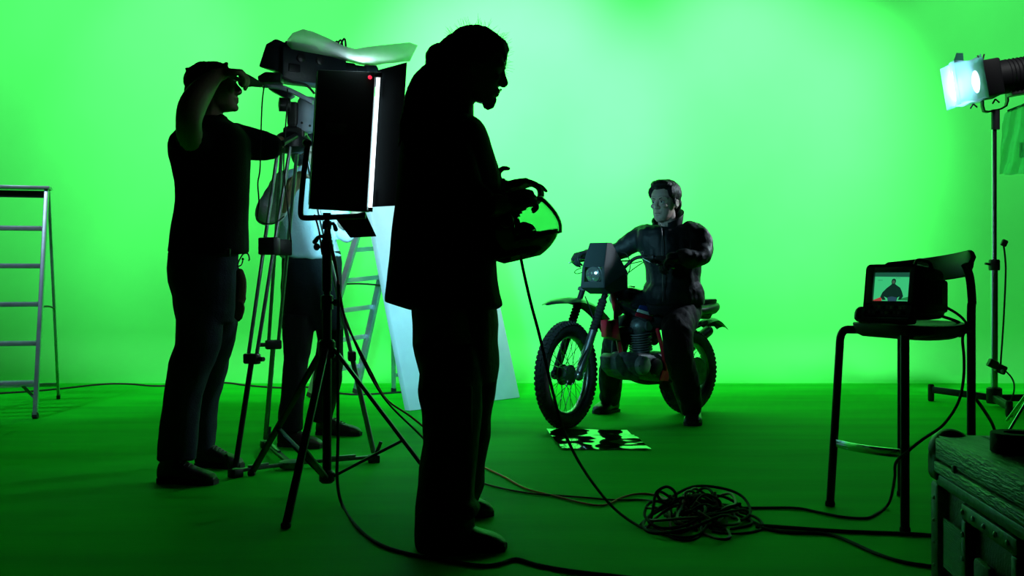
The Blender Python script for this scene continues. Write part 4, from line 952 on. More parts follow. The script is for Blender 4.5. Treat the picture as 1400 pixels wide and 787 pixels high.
build(MB().tube(spline([c0.lerp(c1, .7)+u2*.07, bp(846, 452, -.04), bp(840, 475, -.08), bp(846, 497, -.12), bp(880, 506, -.16), bp(930, 490, -.17), bp(968, 455, -.17)], 7), [.019]*0 or .02, 12), 'exhaust_pipe', M_blackm, moto)
build(MB().tube([bp(938, 478, -.17), bp(968, 452, -.17)], .04, 16, True), 'silencer', M_blackm, moto)
build(MB().ell(bp(894, 462), (.04, .04, .05)).tube([bp(888, 462), bp(880, 462)], .022, 10), 'carburettor', M_engine, moto)
for s in (.13, -.13):
    build(MB().tube([bp(908, 516, 0), bp(908, 516, 0)+l2*s*1.4], .012, 8), 'foot_peg', M_steel, moto)
build(MB().prism([bp(906, 506, .12), bp(914, 508, .12), bp(914, 521, .12), bp(903, 520, .12)], -l2*.01), 'peg_bracket', M_red, moto)
build(MB().tube([bp(918, 523, .14), bp(934, 566, .17)], .009, 8), 'side_stand', M_steel, moto)
# chain guard, with slots of light
build(MB().prism([bp(912, 492, .09), bp(942, 496, .09), bp(942, 501, .09), bp(912, 499, .09)], l2*.006), 'chain_guard', M_blackm, moto)
# seat, side panel, tail, rear fender
R = []
for (x, yt, yb, hw) in ((890, 413, 424, .06), (900, 415, 428, .1), (920, 419, 432, .125), (945, 417, 432, .125), (965, 413, 430, .11), (972, 412, 426, .08)):
    a = bp(x, yt); b = bp(x, yb); c = (a+b)/2; hh = (a.z-b.z)/2
    R.append([c+l2*hw*math.copysign(abs(math.cos(t_))**.7, math.cos(t_))+V((0, 0, hh*math.copysign(abs(math.sin(t_))**.8, math.sin(t_)))) for t_ in [2*math.pi*k/20 for k in range(20)]])
build(MB().rings(R), 'saddle', mat('black_vinyl', (.012, .012, .013), .4, bump=.15, bsc=60), moto, ang=60)
build(MB().prism([bp(903, 436, .12), bp(935, 436, .12), bp(930, 462, .12), bp(910, 462, .12)], l2*.012), 'side_panel', M_plas, moto, bevel=.004)
M_tail = mat('dark_green_tail', (.012, .05, .02), .35)
tl_ = [bp(960, 409, .07), bp(981, 408, .07), bp(981, 412, .07), bp(976, 428, .07), bp(972, 436, .07), bp(955, 436, .07)]
build(MB().prism(tl_, -l2*.14), 'tail_pack', M_plas, moto, bevel=.012)
rfp = spline([bp(951, 443), bp(960, 438), bp(975, 434), bp(988, 446)], 5)
R = []
for i, p in enumerate(rfp):
    k = i/(len(rfp)-1); hw = .07-.02*k; r = [p+l2*q*hw-V((0, 0, .02*q*q)) for q in (-1, -.5, 0, .5, 1)]+[p+l2*q*hw-V((0, 0, .004+.02*q*q)) for q in (1, .5, 0, -.5, -1)]
    R.append(r)
build(MB().rings(R), 'rear_fender', M_plas, moto, ang=60)
build(MB().prism([bp(972, 437, .04), bp(988, 446, .04), bp(968, 446, .04)], -l2*.08), 'number_plate_bracket', M_plas, moto)
build(MB().tube([bp(950, 448, .05), bp(966, 440, .05)], .012, 10), 'fender_stay', M_blackm, moto)
# ------------------------------------------------------------------ people
def frame(f, u):
    f = V(f).normalized(); u = V(u); u = (u-f*u.dot(f)).normalized(); s = f.cross(u).normalized(); return f, u, s   # s = person's right
def head(mb, C, f, u, s=1., jaw=1., nose=1.):
    f, u, r = frame(f, u); M = Matrix((f, r, u)).transposed(); C = V(C)
    def q(a, b, c): return C+(f*a+r*b+u*c)*s
    mb.ell(q(-.012, 0, .03), (.098*s, .077*s, .095*s), M, 24, 16)
    def ring(cu, fr, bk, hw, n=20, z=0):
        o = []
        for k in range(n):
            t = 2*math.pi*k/n; c, si = math.cos(t), math.sin(t)
            o.append(q((fr+bk)/2+(fr-bk)/2*math.copysign(abs(c)**.85, c), hw*math.copysign(abs(si)**.85, si), cu+z*c))
        return o
    mb.rings([ring(-.122, .070, .02, .022), ring(-.116, .08, -.0, .034, z=.004), ring(-.095, .084*jaw, -.03, .05), ring(-.07, .083, -.04, .058), ring(-.045, .084, -.05, .063), ring(-.015, .084, -.06, .068), ring(.015, .087, -.06, .071), ring(.05, .086, -.06, .072), ring(.085, .07, -.06, .06)])
    mb.limb([(q(.084, 0, .012), .009*s), (q(.094, 0, -.008), .0095*s), (q(.106*nose, 0, -.03), .012*s), (q(.100*nose, 0, -.038), .011*s)], 10, 3)
    for b in (-1, 1):
        mb.ell(q(.092, .013*b, -.037), (.012*s, .009*s, .009*s), M, 10, 8)
        mb.limb([(q(.084, .012*b, .024), .009*s), (q(.082, .035*b, .028), .009*s), (q(.066, .055*b, .022), .008*s)], 8, 2)
        mb.ell(q(.070, .040*b, -.025), (.018*s, .018*s, .016*s), M, 10, 8)
        # ear
        mb.ell(q(-.015, .078*b, -.012), (.019*s, .007*s, .031*s), M, 12, 8); mb.torus(q(-.016, .082*b, -.008), .02*s, .005*s, r, 16, 6)
    mb.limb([(q(.082, .022, -.066), .005*s), (q(.090, .0, -.063), .0078*s), (q(.082, -.022, -.066), .005*s)], 8, 3)
    mb.limb([(q(.080, .020, -.077), .005*s), (q(.088, .0, -.078), .0085*s), (q(.080, -.020, -.077), .005*s)], 8, 3)
    mb.ell(q(.072, 0, -.108), (.020*s, .022*s, .018*s), M, 12, 8)
    return q
def eyes(q, par, s=1., f=None):
    for b in (-1, 1):
        e = build(MB().ell(q(.0745, .031*b, -.001), (.0135*s, .0135*s, .0115*s), None, 14, 10), 'eye', mat('eye_white', (.45, .45, .43), .25), par)
        d = (q(1, 0, 0)-q(0, 0, 0)).normalized()
        build(MB().ell(q(.086, .030*b, -.001), (.0055*s,)*3, None, 12, 8), 'iris', mat('iris_brown', (.02, .012, .008), .15), e)
        build(MB().limb([(q(.086, .013*b, .018), .004*s), (q(.086, .032*b, .025), .0045*s), (q(.074, .05*b, .020), .003*s)], 8, 3), 'eyebrow', M_hair, par)
        build(MB().limb([(q(.086, .018*b, .007), .0022*s), (q(.089, .03*b, .0115), .003*s), (q(.080, .046*b, .005), .0022*s)], 6, 3), 'eyelid', M_skin, par)
    build(MB().limb([(q(.088, .019, -.0715), .002*s), (q(.0955, 0, -.0705), .0024*s), (q(.088, -.019, -.0715), .002*s)], 6, 3), 'mouth', mat('lip', (.16, .06, .05), .5), par)
def hand(mb, W, d, n, s, sc=1., curl=(20, 30, 25), thumb=(.8, .5, .25), wide=1., lens=(1, 1.08, 1, .82), add=(0, 0, 0, 0)):
    W = V(W); d = V(d).normalized(); n = V(n); n = (n-d*n.dot(d)).normalized(); s_ = d.cross(n)
    if s_.dot(V(s)) < 0: s_ = -s_
    s = s_
    for i, o in enumerate((.032, .011, -.011, -.031)):
        mb.limb([(W+n*.0, .021*sc), (W+(d*.045+s*o*.9)*sc, .0165*sc), (W+(d*.088+s*o)*sc, .0125*sc)], 10, 2)
        p = W+(d*.088+s*o)*sc; a = 0; L = [(p, .0105*sc)]; dd = d+s*o*4*wide*.6
        for k, ln in enumerate((.043, .027, .021)):
            a += math.radians(curl[k]+add[i]); v = (dd.normalized()*math.cos(a)+n*math.sin(a)); p = p+v*ln*lens[i]*sc; L.append((p, (.0095, .0088, .0072)[k]*sc))
        mb.limb(L, 8, 2)
    mb.ell(W+(d*.045+s*.022+n*.008)*sc, (.024*sc, .024*sc, .02*sc))
    t0 = W+(d*.02+s*.024)*sc; t1 = t0+(s*thumb[0]+d*thumb[1]+n*thumb[2]).normalized()*.045*sc; t2 = t1+(d*.8+s*thumb[0]*.4+n*.45).normalized()*.034*sc; t3 = t2+(d*.85+n*.5).normalized()*.022*sc
    mb.limb([(t0, .016*sc), (t1, .0125*sc), (t2, .011*sc), (t3, .0085*sc)], 10, 2)
def shoe(heel, toe, par, m=M_shoe, w_=.046, h=.1, name='shoe', ank=None, laces=False, lab=None):
    heel = V(heel); toe = V(toe); d = toe-heel; L = d.length; d.normalize(); s = d.cross(V((0, 0, 1))).normalized(); z = V((0, 0, 1))
    def ring(k, hw, z0, z1, n=18):
        c = heel+d*L*k; o = []
        for i in range(n):
            t = 2*math.pi*i/n; a, b = math.cos(t), math.sin(t)
            o.append(c+s*hw*math.copysign(abs(a)**.75, a)+z*((z0+z1)/2+(z1-z0)/2*math.copysign(abs(b)**.8, b)))
        return o
    mb = MB().rings([ring(.0, w_*.45, .012, h*.6), ring(.03, w_*.72, .006, h*.85), ring(.15, w_*.82, .004, h), ring(.35, w_*.82, .004, h*1.0), ring(.5, w_*.9, .004, h*.82), ring(.66, w_*1.05, .004, h*.66), ring(.82, w_*1.05, .004, h*.56), ring(.93, w_*.85, .005, h*.45), ring(1.0, w_*.45, .01, h*.3)])
    if ank is not None: mb.limb([(heel+d*L*.16+z*h*.6, w_*.85), (V(ank), w_*.95)], 14, 3)
    o = build(mb, name, m, par, lab, remesh=.006, smooth=3)
    sm = MB()
    def sr(k, hw, zz): 
        return heel+d*L*k+s*hw+z*zz
    out = [(.0, .5), (.03, .78), (.15, .9), (.4, .85), (.6, 1.04), (.8, 1.1), (.93, .9), (1.01, .5)]
    poly = [sr(k, w_*a, .001) for k, a in out]+[sr(k, -w_*a, .001) for k, a in reversed(out)]
    build(sm.prism(poly, z*.02), 'sole', M_rubber, o)
    if laces:
        for k in range(4):
            f = .42+k*.07; hz = h*(.96-(k+.5)*.085)
            build(MB().limb([(heel+d*L*f+s*w_*.5+z*(hz-.006), .003), (heel+d*L*f+z*(hz+.006), .0035), (heel+d*L*f-s*w_*.5+z*(hz-.006), .003)], 6, 3), 'lace', mat('pale_lace', (.16, .17, .17), .7), o)
    return o
def person(loc, label): return thing('person', loc, label, 'person')
Zv = V((0, 0, 1))

# ---------- man with dreadlocks, near, in profile
YM = 4.0
t = person(FL(625, 740), 'man with long dreadlocks in silhouette, loose black T-shirt, holding a helmet')
M_tee = mat('black_tee', (.008, .009, .009), .92, bump=.3, bsc=110, spec=.1)
M_cargo = mat('olive_black_trousers', (.016, .024, .014), .8, bump=.35, bsc=60, var=.4, vsc=7, spec=.25)
f_ = V((math.cos(math.radians(15)), -.05, -math.sin(math.radians(15)))); u_ = V((math.sin(math.radians(15)), 0, math.cos(math.radians(15))))
HC_ = P(655.5, 93, YM)
bd = MB(); q = head(bd, HC_, f_, u_, 1.0, nose=1.0)
bd.limb([(q(-.03, 0, -.04), .058), (q(-.045, 0, -.11), .056), (P(622, 165, YM), .07), (P(608, 190, YM), .10)], 16, 3)
bd.rows([(170, 575, 650, YM, .12), (185, 562, 662, YM, .17), (230, 562, 668, YM, .17), (330, 560, 660, YM, .15), (420, 585, 662, YM, .11)])
for x0, x1, y1 in ((3.83, 3.80, 730), (4.14, 4.22, 690)):
    bd.limb([(P(624, 415, x0+(.05 if x0 < 4 else -.05)), .06), (P(628, 560, (x0+x1)/2+.02), .05), (P(614, y1-14, x1), .036)], 14, 3)
# near forearm and hand on the back of the helmet
el = P(640, 284, 3.80); wr = P(689, 281, 3.83)
bd.limb([(P(618, 200, 3.82), .06), (P(628, 255, 3.78), .05), (el, .048), (P(664, 281, 3.80), .046), (P(686, 280, 3.82), .036), (wr, .030)], 16, 4)
hand(bd, wr, V((.80, .05, .30)), V((.3, .85, -.45)), V((-.2, .0, 1)), .95, (45, 55, 40), (.7, .6, .3))
# far forearm, hand reaching over the top
wf = P(690, 256, 4.06)
bd.limb([(P(618, 200, 4.18), .06), (P(632, 262, 4.22), .048), (P(662, 266, 4.16), .042), (wf, .029)], 14, 4)
hand(bd, wf, V((.62, -.1, .12)), V((.1, -.15, -1)), V((0, -1, .2)), .98, (30, 38, 30), (-.5, .5, 1.0), add=(0, 8, 0, -14))
bd.limb([(P(680, 236, 4.05), .012), (P(688, 230, 4.04), .010), (P(695, 230.5, 4.03), .008)], 10, 3)
bd.limb([(P(682, 256, 4.06), .02), (P(680, 236, 4.05), .013)], 10, 3)
build(bd, 'body', M_skin2, t, remesh=.0048, smooth=2)
# goatee, hair cap and dreadlocks
build(MB().ell(q(.066, 0, -.118), (.024, .02, .021)).ell(q(.078, 0, -.10), (.014, .016, .016)).limb([(q(.094, .018, -.058), .0035), (q(.098, 0, -.056), .004), (q(.094, -.018, -.058), .0035)], 8, 3), 'beard', M_hair, t, remesh=.004, smooth=1, wr=.003, wsc=60)
hm = MB(); f, u, r = frame(f_, u_); Mh = Matrix((f, r, u)).transposed()
hm.ell(q(-.030, 0, .048), (.110, .090, .094), Mh, 24, 16).ell(q(.02, 0, .085), (.07, .07, .048), Mh).ell(q(-.095, 0, .015), (.074, .078, .092), Mh).ell(P(600, 82, YM), (.05, .08, .06))
rnd = random.Random(5)
for k in range(46):
    a = rnd.uniform(-1, 1); b = rnd.uniform(0, 1)
    st = q(-.06-.05*b, .075*a, .07-.10*b)
    xs = 600-9*b+rnd.uniform(-4, 6)
    lo = b*.9+rnd.uniform(0, .25)
    lo = (k % 23)/22.; p1 = P(626-34*lo+rnd.uniform(-2, 2), 88+rnd.uniform(-3, 3), YM+.08*a)
    p2 = P(616-48*lo, 106+rnd.uniform(-3, 3), YM+.10*a); p3 = P(608-50*lo+rnd.uniform(-1.5, 1.5), 135, YM+.12*a); p4 = P(596-45*lo+rnd.uniform(-2, 2), 170, YM+.15*a)
    p5 = P(582-34*lo+rnd.uniform(-3, 3), rnd.uniform(195, 247), YM+.18*a)
    hm.limb([(st, .014), (p1, .0135), (p2, .012), (p3, .0115), (p4, .011), (p5, .006)], 7, 3)
for k in range(34):
    # roots over the crown
    a = rnd.uniform(-1, 1); th0 = rnd.uniform(-.3, 1.2)
    pts = []
    for j in range(5):
        th_1 = th0-.5+j*.42; pts.append((q(-.028+.108*math.cos(th_1+.5), .084*a*math.sin(max(.2, min(2.9, th_1+.6))), .046+.094*math.sin(th_1+.5)*(1-.25*a*a)), .011))
    hm.limb(pts, 6, 2)
hm2 = MB(); hm2.v, hm2.f = hm.v, hm.f
build(hm2, 'dreadlocks', M_hair, t, remesh=.0055, smooth=1, wr=.004, wsc=45)
fz = MB()
for k in range(150):
    a = rnd.uniform(-.6, 2.9); s_ = rnd.uniform(-.7, .7); b0 = q(-.028+.108*math.cos(a), .07*s_, .046+.10*math.sin(a)); dr = (b0-q(-.028, 0, .03)).normalized()
    e = V((rnd.uniform(-1, 1), rnd.uniform(-1, 1), rnd.uniform(-1, 1)))*.014
    ln = rnd.uniform(.008, .034); fz.tube([b0, b0+dr*ln*.5+e*.4, b0+dr*ln+e], [.0007, .0006, .0003], 3)
for k in range(70):
    y = rnd.uniform(88, 240); x = 592-(y-88)*.42 if y < 145 else 556-(y-145)*.09; b0 = P(x+3, y, YM+rnd.uniform(-.1, .1)); e = V((-rnd.uniform(.006, .022), rnd.uniform(-.01, .01), rnd.uniform(-.004, .016)))
    fz.tube([b0, b0+e*.5, b0+e+V((0, 0, .003))], [.0007, .0006, .0003], 3)
fo = build(fz, 'flyaway_hair', M_hair, t); fo['kind'] = 'stuff'
# T-shirt with sleeves
sh = MB().rows([(157, 596, 644, YM, .07), (161, 578, 651, YM, .10), (167, 563, 658, YM, .16), (175, 555, 664, YM, .205), (187, 550, 669, YM, .225), (205, 548, 675, YM, .23), (227, 546, 682, YM, .235), (247, 544, 685, YM, .235), (267, 542, 685, YM, .24), (300, 538, 683, YM, .24), (330, 535, 681, YM, .235), (356, 533, 679, YM, .235), (384, 529.5, 682, YM, .235), (402, 526.5, 685, YM, .235), (412, 525.5, 688, YM, .235), (418, 544, 688.5, YM, .23), (423, 562, 682, YM, .2)], 36, 2.3)
sh.limb([(P(612, 196, 3.86), .09), (P(622, 235, 3.80), .085), (P(634, 268, 3.78), .08), (P(650, 277, 3.775), .072)], 18, 4)
sh.limb([(P(612, 196, 4.14), .09), (P(625, 235, 4.18), .085), (P(640, 262, 4.20), .075)], 18, 4)
build(sh, 't_shirt', M_tee, t, remesh=.008, smooth=2, wr=.006, wsc=7)
# trousers
tr = MB().rows([(400, 568, 676, YM, .17), (423, 563, 681, YM, .18), (444, 565, 683, YM, .185), (470, 566, 680, YM, .19), (500, 573, 681, YM, .19), (520, 577, 679, YM, .17)], 30)
tr.rows([(470, 566, 655, 3.88, .11), (500, 573, 658, 3.87, .12), (535, 571.5, 657, 3.86, .118), (560, 577, 657, 3.85, .11), (585, 577.5, 656, 3.85, .11), (607, 579, 655, 3.84, .11), (639, 573.5, 652, 3.83, .11), (670, 570, 650, 3.81, .115), (700, 566, 648, 3.80, .12), (725, 565, 650, 3.79, .125), (742, 565.5, 653, 3.79, .125), (752, 570, 655, 3.79, .115)], 28)
tr.rows([(470, 590, 680, 4.09, .11), (501, 592, 681, 4.09, .115), (541, 595, 677, 4.11, .11), (571, 597, 672, 4.13, .105), (597, 598, 670, 4.15, .10), (631, 600, 663, 4.18, .10), (662, 600, 661, 4.22, .10), (680, 601, 654, 4.25, .10), (694, 603, 650, 4.27, .09)], 26)
tr.limb([(P(650, 690, 3.80), .02), (P(640, 700, 3.72), .03), (P(610, 706, 3.70), .03)], 10, 3)
for a, b_ in ((676, 512), (560, 545), (571, 470)): pass
tw = build(tr, 'trousers', M_cargo, t, remesh=.008, smooth=2, wr=.011, wsc=7)
build(MB().bbox(P(622, 560, 3.765), (.12, .03, .17), None, .01), 'thigh_pocket', M_cargo, tw)
shoe(V((FL(588, 752).x, 3.80, 0)), V((FL(691, 752).x, 3.76, 0)), t, ank=V((P(600, 700, 3.79))), h=.105, w_=.05)
shoe(V((P(606, 700, 4.30).x, 4.31, 0)), V((P(674, 700, 4.32).x, 4.33, 0)), t, ank=V((P(618, 655, 4.27))), h=.105, w_=.05)
wm = MB().torus(P(688, 257.5, 4.065), .033, .006, V((.9, 0, .1)), 24, 8, 2.0)
build(wm, 'wristwatch', mat('pale_steel', (.5, .55, .55), .25, 1), t, 'pale metal wristwatch')

# helmet in his hands
hcn = P(703, 311, 3.95)
fh = V((.95, -.10, .22)).normalized(); uh = V((-.22, 0, .95)); fh, uh, rh = frame(fh, uh)
t = thing('motorcycle_helmet', hcn, 'black full-face helmet with clear visor held by the man with dreadlocks', 'helmet')
def hq(az, el, k=1.):
    a, e = math.radians(az), math.radians(el); R_h = .128*k
    x = math.cos(e)*math.cos(a); y = math.cos(e)*math.sin(a); z = math.sin(e)
    front = max(0, math.cos(a))**3*max(0, math.cos(math.radians(el+28)))**4
    return hcn+(fh*x*(1.06+.17*front)+rh*y*.88+uh*z*1.0)*R_h
m = MB(); vs = []; fs = []; na, ne = 72, 34; idx = {}
for i in range(na):
    for j in range(ne+1):
        az = -180+360*i/na; el_ = -62+152*j/ne; idx[(i, j)] = len(vs); vs.append(hq(az, el_))
for i in range(na):
    for j in range(ne):
        az = -180+360*(i+.5)/na; el_ = -62+152*(j+.5)/ne
        if abs(az) < 84 and (abs(az)/84)**3+(abs(el_-8)/26)**3 < 1.0: continue
        fs.append((idx[(i, j)], idx[((i+1) % na, j)], idx[((i+1) % na, j+1)], idx[(i, j+1)]))
m.add(vs, fs)
shl = build(m, 'shell', mat('gloss_black_shell', (.006, .008, .007), .12, coat=.8), t, solid=.011, ang=60)
M_vis = bpy.data.materials.new('clear_visor'); M_vis.use_nodes = True
nt = M_vis.node_tree; nt.nodes.clear(); o_ = nt.nodes.new('ShaderNodeOutputMaterial'); a1 = nt.nodes.new('ShaderNodeBsdfTransparent'); a1.inputs[0].default_value = (.62, .74, .66, 1)
a2 = nt.nodes.new('ShaderNodeBsdfGlossy'); a2.inputs[1].default_value = .04; fr_n = nt.nodes.new('ShaderNodeFresnel'); fr_n.inputs[0].default_value = 1.14
mx = nt.nodes.new('ShaderNodeMixShader'); nt.links.new(fr_n.outputs[0], mx.inputs[0]); nt.links.new(a1.outputs[0], mx.inputs[1]); nt.links.new(a2.outputs[0], mx.inputs[2]); nt.links.new(mx.outputs[0], o_.inputs[0])
build(MB().grid(lambda a, b: hq(-90+180*a, -22+58*b, 1.12), 40, 14), 'visor', M_vis, t, 'clear visor', solid=.0025, ang=80)
edge = [hq(-90+180*k/30, 36, 1.12) for k in range(31)]; e2_ = [hq(-90+180*k/30, -22, 1.12) for k in range(31)]
build(MB().tube(edge, .0032, 6), 'visor_rim', M_blackp, t); build(MB().tube(e2_, .0026, 6), 'visor_rim', M_blackp, t)
for s in (-1, 1): build(MB().lathe([(.026, 0), (.024, .01), (.01, .014)], hq(94*s, 10, 1.06), rh*s, 20), 'visor_pivot', M_blackp, t)
build(MB().grid(lambda a, b: hq(-24+30*a, -34+10*b, 1.035), 6, 3), 'red_sticker', mat('dark_red_sticker', (.25, .01, .03), .3), t, 'dark red patch', solid=.002)
m = MB(); m.grid(lambda a, b: hcn+(fh*(-math.cos((a-.5)*3.0)*.105)+rh*math.sin((a-.5)*3.0)*.092)*math.cos(b*1.3)+uh*(.115*math.sin(b*1.3)-.03), 24, 12)
build(m, 'liner', M_rubber, t, solid=.014)
for s in (-1, 1): build(MB().ell(hcn+rh*.075*s+fh*.035-uh*.035, (.035, .02, .045)), 'cheek_pad', M_rubber, t)
build(MB().torus(hcn-uh*.088, .088, .014, uh, 36, 8), 'neck_roll', M_rubber, t)

# ---------- camera operator
YO = 5.1
t = person(FL(268, 648), 'camera operator in black T-shirt and dark jeans, one hand raised to his forehead', )
f_ = V((.97, .05, .10)).normalized(); u_ = V((-.1, 0, 1))
bd = MB(); q = head(bd, P(297, 119, YO), f_, u_, .97)
bd.limb([(q(-.03, 0, -.05), .056), (q(-.045, 0, -.12), .056), (P(283, 172, YO), .07), (P(280, 190, YO), .09)], 16, 3)
bd.rows([(178, 255, 330, YO, .11), (195, 248, 334, YO, .15), (260, 250, 334, YO, .13), (335, 246, 318, YO, .11), (385, 246, 310, YO, .10)])
bd.limb([(P(272, 390, 5.07), .06), (P(264, 510, 5.04), .045), (P(243, 622, 5.04), .036)], 14, 3)
bd.limb([(P(292, 390, 5.15), .055), (P(289, 490, 5.28), .042), (P(275, 605, 5.45), .036)], 14, 3)
# raised near arm: elbow out, hand at the brow
bd.limb([(P(270, 196, 4.98), .065), (P(261, 190, 4.86), .058), (P(258, 168, 4.80), .056), (P(263, 145, 4.84), .062), (P(276, 124, 4.90), .055), (P(293, 106, 4.95), .036), (P(304, 101, 4.97), .029)], 18, 5)
hand(bd, P(302, 99, 4.97), V((.97, .05, .02)), V((.05, .3, -1)), V((.0, 1, .1)), .98, (48, 52, 22), (.6, .6, .6), wide=1.1)
# far arm reaching to the tripod head
bd.limb([(P(325, 192, 5.22), .055), (P(352, 198, 5.28), .05), (P(370, 200, 5.34), .042), (P(384, 194, 5.44), .030)], 16, 4)
hand(bd, P(384, 194, 5.44), V((.62, .6, .15)), V((.25, .2, -.8)), V((0, -1, 0)), 1.0, (35, 45, 35), (-.6, .7, .4))
build(bd, 'body', M_skin, t, remesh=.0055, smooth=2)
hm = MB(); f, u, r = frame(f_, u_); Mh = Matrix((f, r, u)).transposed()
hm.ell(P(283.5, 111, YO), (.110, .088, .090), None, 26, 18).ell(P(300, 100, YO), (.055, .07, .045)).ell(P(270, 124, YO), (.06, .07, .07))
for k in range(50):
    a = rnd.uniform(.3, 2.5); s_ = rnd.uniform(-.8, .8); b0 = P(283.5, 111, YO)+V((.104*math.cos(a), .08*s_, .085*math.sin(a)*(1-.3*s_*s_))); hm.ell(b0, (.012, .012, .009), None, 8, 6)
for k in range(9): b0 = P(306, 91, YO)+V((.01*rnd.random(), .02*rnd.uniform(-1, 1), -.004)); hm.limb([(b0, .004), (b0+u*.018+f*.012, .0035), (b0+u*.022+f*(-.012+.004*k), .002)], 5, 3)
build(hm, 'hair', M_hair, t, remesh=.005, smooth=3, wr=.003, wsc=60)
sh = MB().rows([(160, 276, 309, YO, .06), (165, 266, 316, YO, .09), (171, 255, 325, YO, .14), (180, 243, 334, YO, .175), (190, 235, 340, YO, .19), (200, 232.5, 341, YO, .195), (214, 234, 341, YO, .195), (227, 237.5, 341, YO, .19), (250, 242, 340.5, YO, .185), (275, 243, 340, YO, .18), (290, 241, 339, YO, .18), (307, 237.5, 338, YO, .18), (325, 235, 338, YO, .185), (343, 232.5, 338.5, YO, .185), (347, 234, 336, YO, .175)], 34, 2.3)
sh.limb([(P(318, 192, 5.2), .085), (P(342, 197, 5.25), .078), (P(362, 200, 5.29), .072), (P(368, 200.5, 5.30), .066)], 18, 4)
sh.limb([(P(285, 195, 5.0), .09), (P(268, 195, 4.92), .08), (P(262, 188, 4.87), .072)], 16, 3)
sh.bbox(P(304, 163, 5.1), (.015, .1, .05), Matrix.Rotation(.4, 3, 'Y'), .005)
build(sh, 't_shirt', M_tee, t, remesh=.0085, smooth=2, wr=.007, wsc=7)
tr = MB().rows([(335, 236, 324, YO, .14), (347, 232, 324, YO, .155), (367, 230, 325, YO, .165), (384, 232, 325, YO, .165), (404, 239, 323, YO, .165), (424, 241, 322, YO, .16), (440, 243, 318, YO, .14)], 30)
tr.rows([(410, 240, 305, 5.04, .10), (424, 241, 305, 5.04, .105), (470, 239, 299, 5.03, .10), (496, 231, 293, 5.03, .10), (520, 227, 283, 5.03, .095), (541, 224, 275, 5.03, .09), (580, 219, 270, 5.03, .09), (610, 215.5, 269, 5.03, .09), (628, 215, 267, 5.03, .085)], 26)
tr.rows([(410, 262, 322, 5.17, .10), (434, 264, 322, 5.2, .105), (464, 264, 320, 5.24, .10), (488, 264, 316, 5.28, .095), (518, 264, 306, 5.34, .09), (541, 263, 301, 5.38, .085), (580, 258, 296, 5.43, .085), (606, 256, 292, 5.46, .08), (614, 257, 290, 5.46, .075)], 24)
tw = build(tr, 'jeans', M_jean, t, remesh=.008, smooth=2, wr=.011, wsc=8)
build(MB().bbox(P(300, 345, 4.955), (.1, .012, .035), None, .004), 'belt', M_shoe, tw)
shoe(V((P(216, 655, 5.03).x, 5.05, 0)), V((P(294, 655, 4.97).x, 4.98, 0)), t, ank=P(238, 618, 5.03), laces=True, h=.11, w_=.052)
shoe(V((P(268, 630, 5.46).x, 5.47, 0)), V((P(331, 630, 5.42).x, 5.42, 0)), t, ank=P(277, 606, 5.45), laces=True, h=.11, w_=.052)
M_glv = mat('brown_work_leather', (.09, .05, .025), .7, bump=.3, bsc=60, var=.3)
gl = thing('work_gloves', P(329, 400, 5.0), 'brown work gloves clipped to the camera operator jeans', 'gloves')
m = MB().limb([(P(328, 372, 5.0), .018), (P(330, 385, 5.0), .024), (P(329, 405, 5.0), .024), (P(327, 420, 5.0), .018)], 10, 3, .7)
for i, (x, y) in enumerate(((323, 434), (326, 437), (329, 434), (331, 428))): m.limb([(P(326+i, 412, 5.0-.01*(i % 2)), .011), (P(x+1, y-8, 5.0), .010), (P(x, y, 5.0), .009)], 8, 2)
m.limb([(P(331, 395, 5.0), .012), (P(334, 408, 5.0), .009), (P(331, 415, 5.0), .008)], 8, 2)
g_ = build(m, 'glove', M_glv, gl, remesh=.004, smooth=1)
m = MB().tube(spline([P(328, 372, 5.0), P(325, 362, 5.0), P(329, 352, 5.0), P(334, 346, 5.0), P(339, 347, 5.0), P(341, 354, 5.0), P(339.5, 356, 5.0)], 5), .0035, 6)
build(m, 'clip_hook', M_steel, gl); build(MB().tube(spline([P(325, 364, 5.0), P(330, 362, 5.0), P(332, 356, 5.0)], 4), .003, 6).ell(P(332, 354, 5.0), (.006, .006, .006)), 'clip_key', M_steel, gl)

# ---------- assistant in the white shirt behind the tripod
YA = 6.3
M_white = mat('white_cotton', (.46, .52, .54), .85, bump=.35, bsc=90, var=.08, vsc=12)
t = person(FL(425, 602), 'assistant in white shirt and dark trousers standing behind the two tripods')
f_ = V((.9, .35, .0)).normalized()
bd = MB(); q = head(bd, P(428, 204, YA), f_, Zv, .97)
bd.limb([(q(-.03, 0, -.05), .055), (P(422, 230, YA), .06), (P(420, 250, YA), .09)], 14, 3)
bd.rows([(242, 392, 442, YA, .12), (270, 390, 446, YA, .13), (340, 398, 448, YA, .10), (375, 400, 450, YA, .09)])
bd.limb([(P(410, 380, 6.27), .06), (P(405, 480, 6.175), .045), (P(397, 588, 6.13), .036)], 12, 3)
bd.limb([(P(444, 380, 6.34), .06), (P(451, 480, 6.46), .045), (P(440, 570, 6.57), .036)], 12, 3)
bd.limb([(P(385, 252, 6.2), .05), (P(361, 292, 6.05), .045), (P(384, 285, 5.92), .036), (P(398, 262, 5.86), .028)], 14, 4)
hand(bd, P(397, 263, 5.86), V((.45, -.1, .8)), V((.6, -.5, -.3)), V((0, -1, 0)), .95, (30, 40, 30))
bd.limb([(P(450, 252, 6.35), .05), (P(466, 302, 6.3), .045), (P(482, 300, 6.1), .035), (P(492, 280, 6.0), .028)], 14, 4)
hand(bd, P(491, 282, 6.0), V((.3, -.1, .9)), V((-.7, -.5, 0)), V((0, -1, 0)), .95, (20, 30, 25))
build(bd, 'body', M_skin, t, remesh=.007, smooth=2)
hm = MB(); f, u, r = frame(f_, Zv); Mh = Matrix((f, r, u)).transposed()
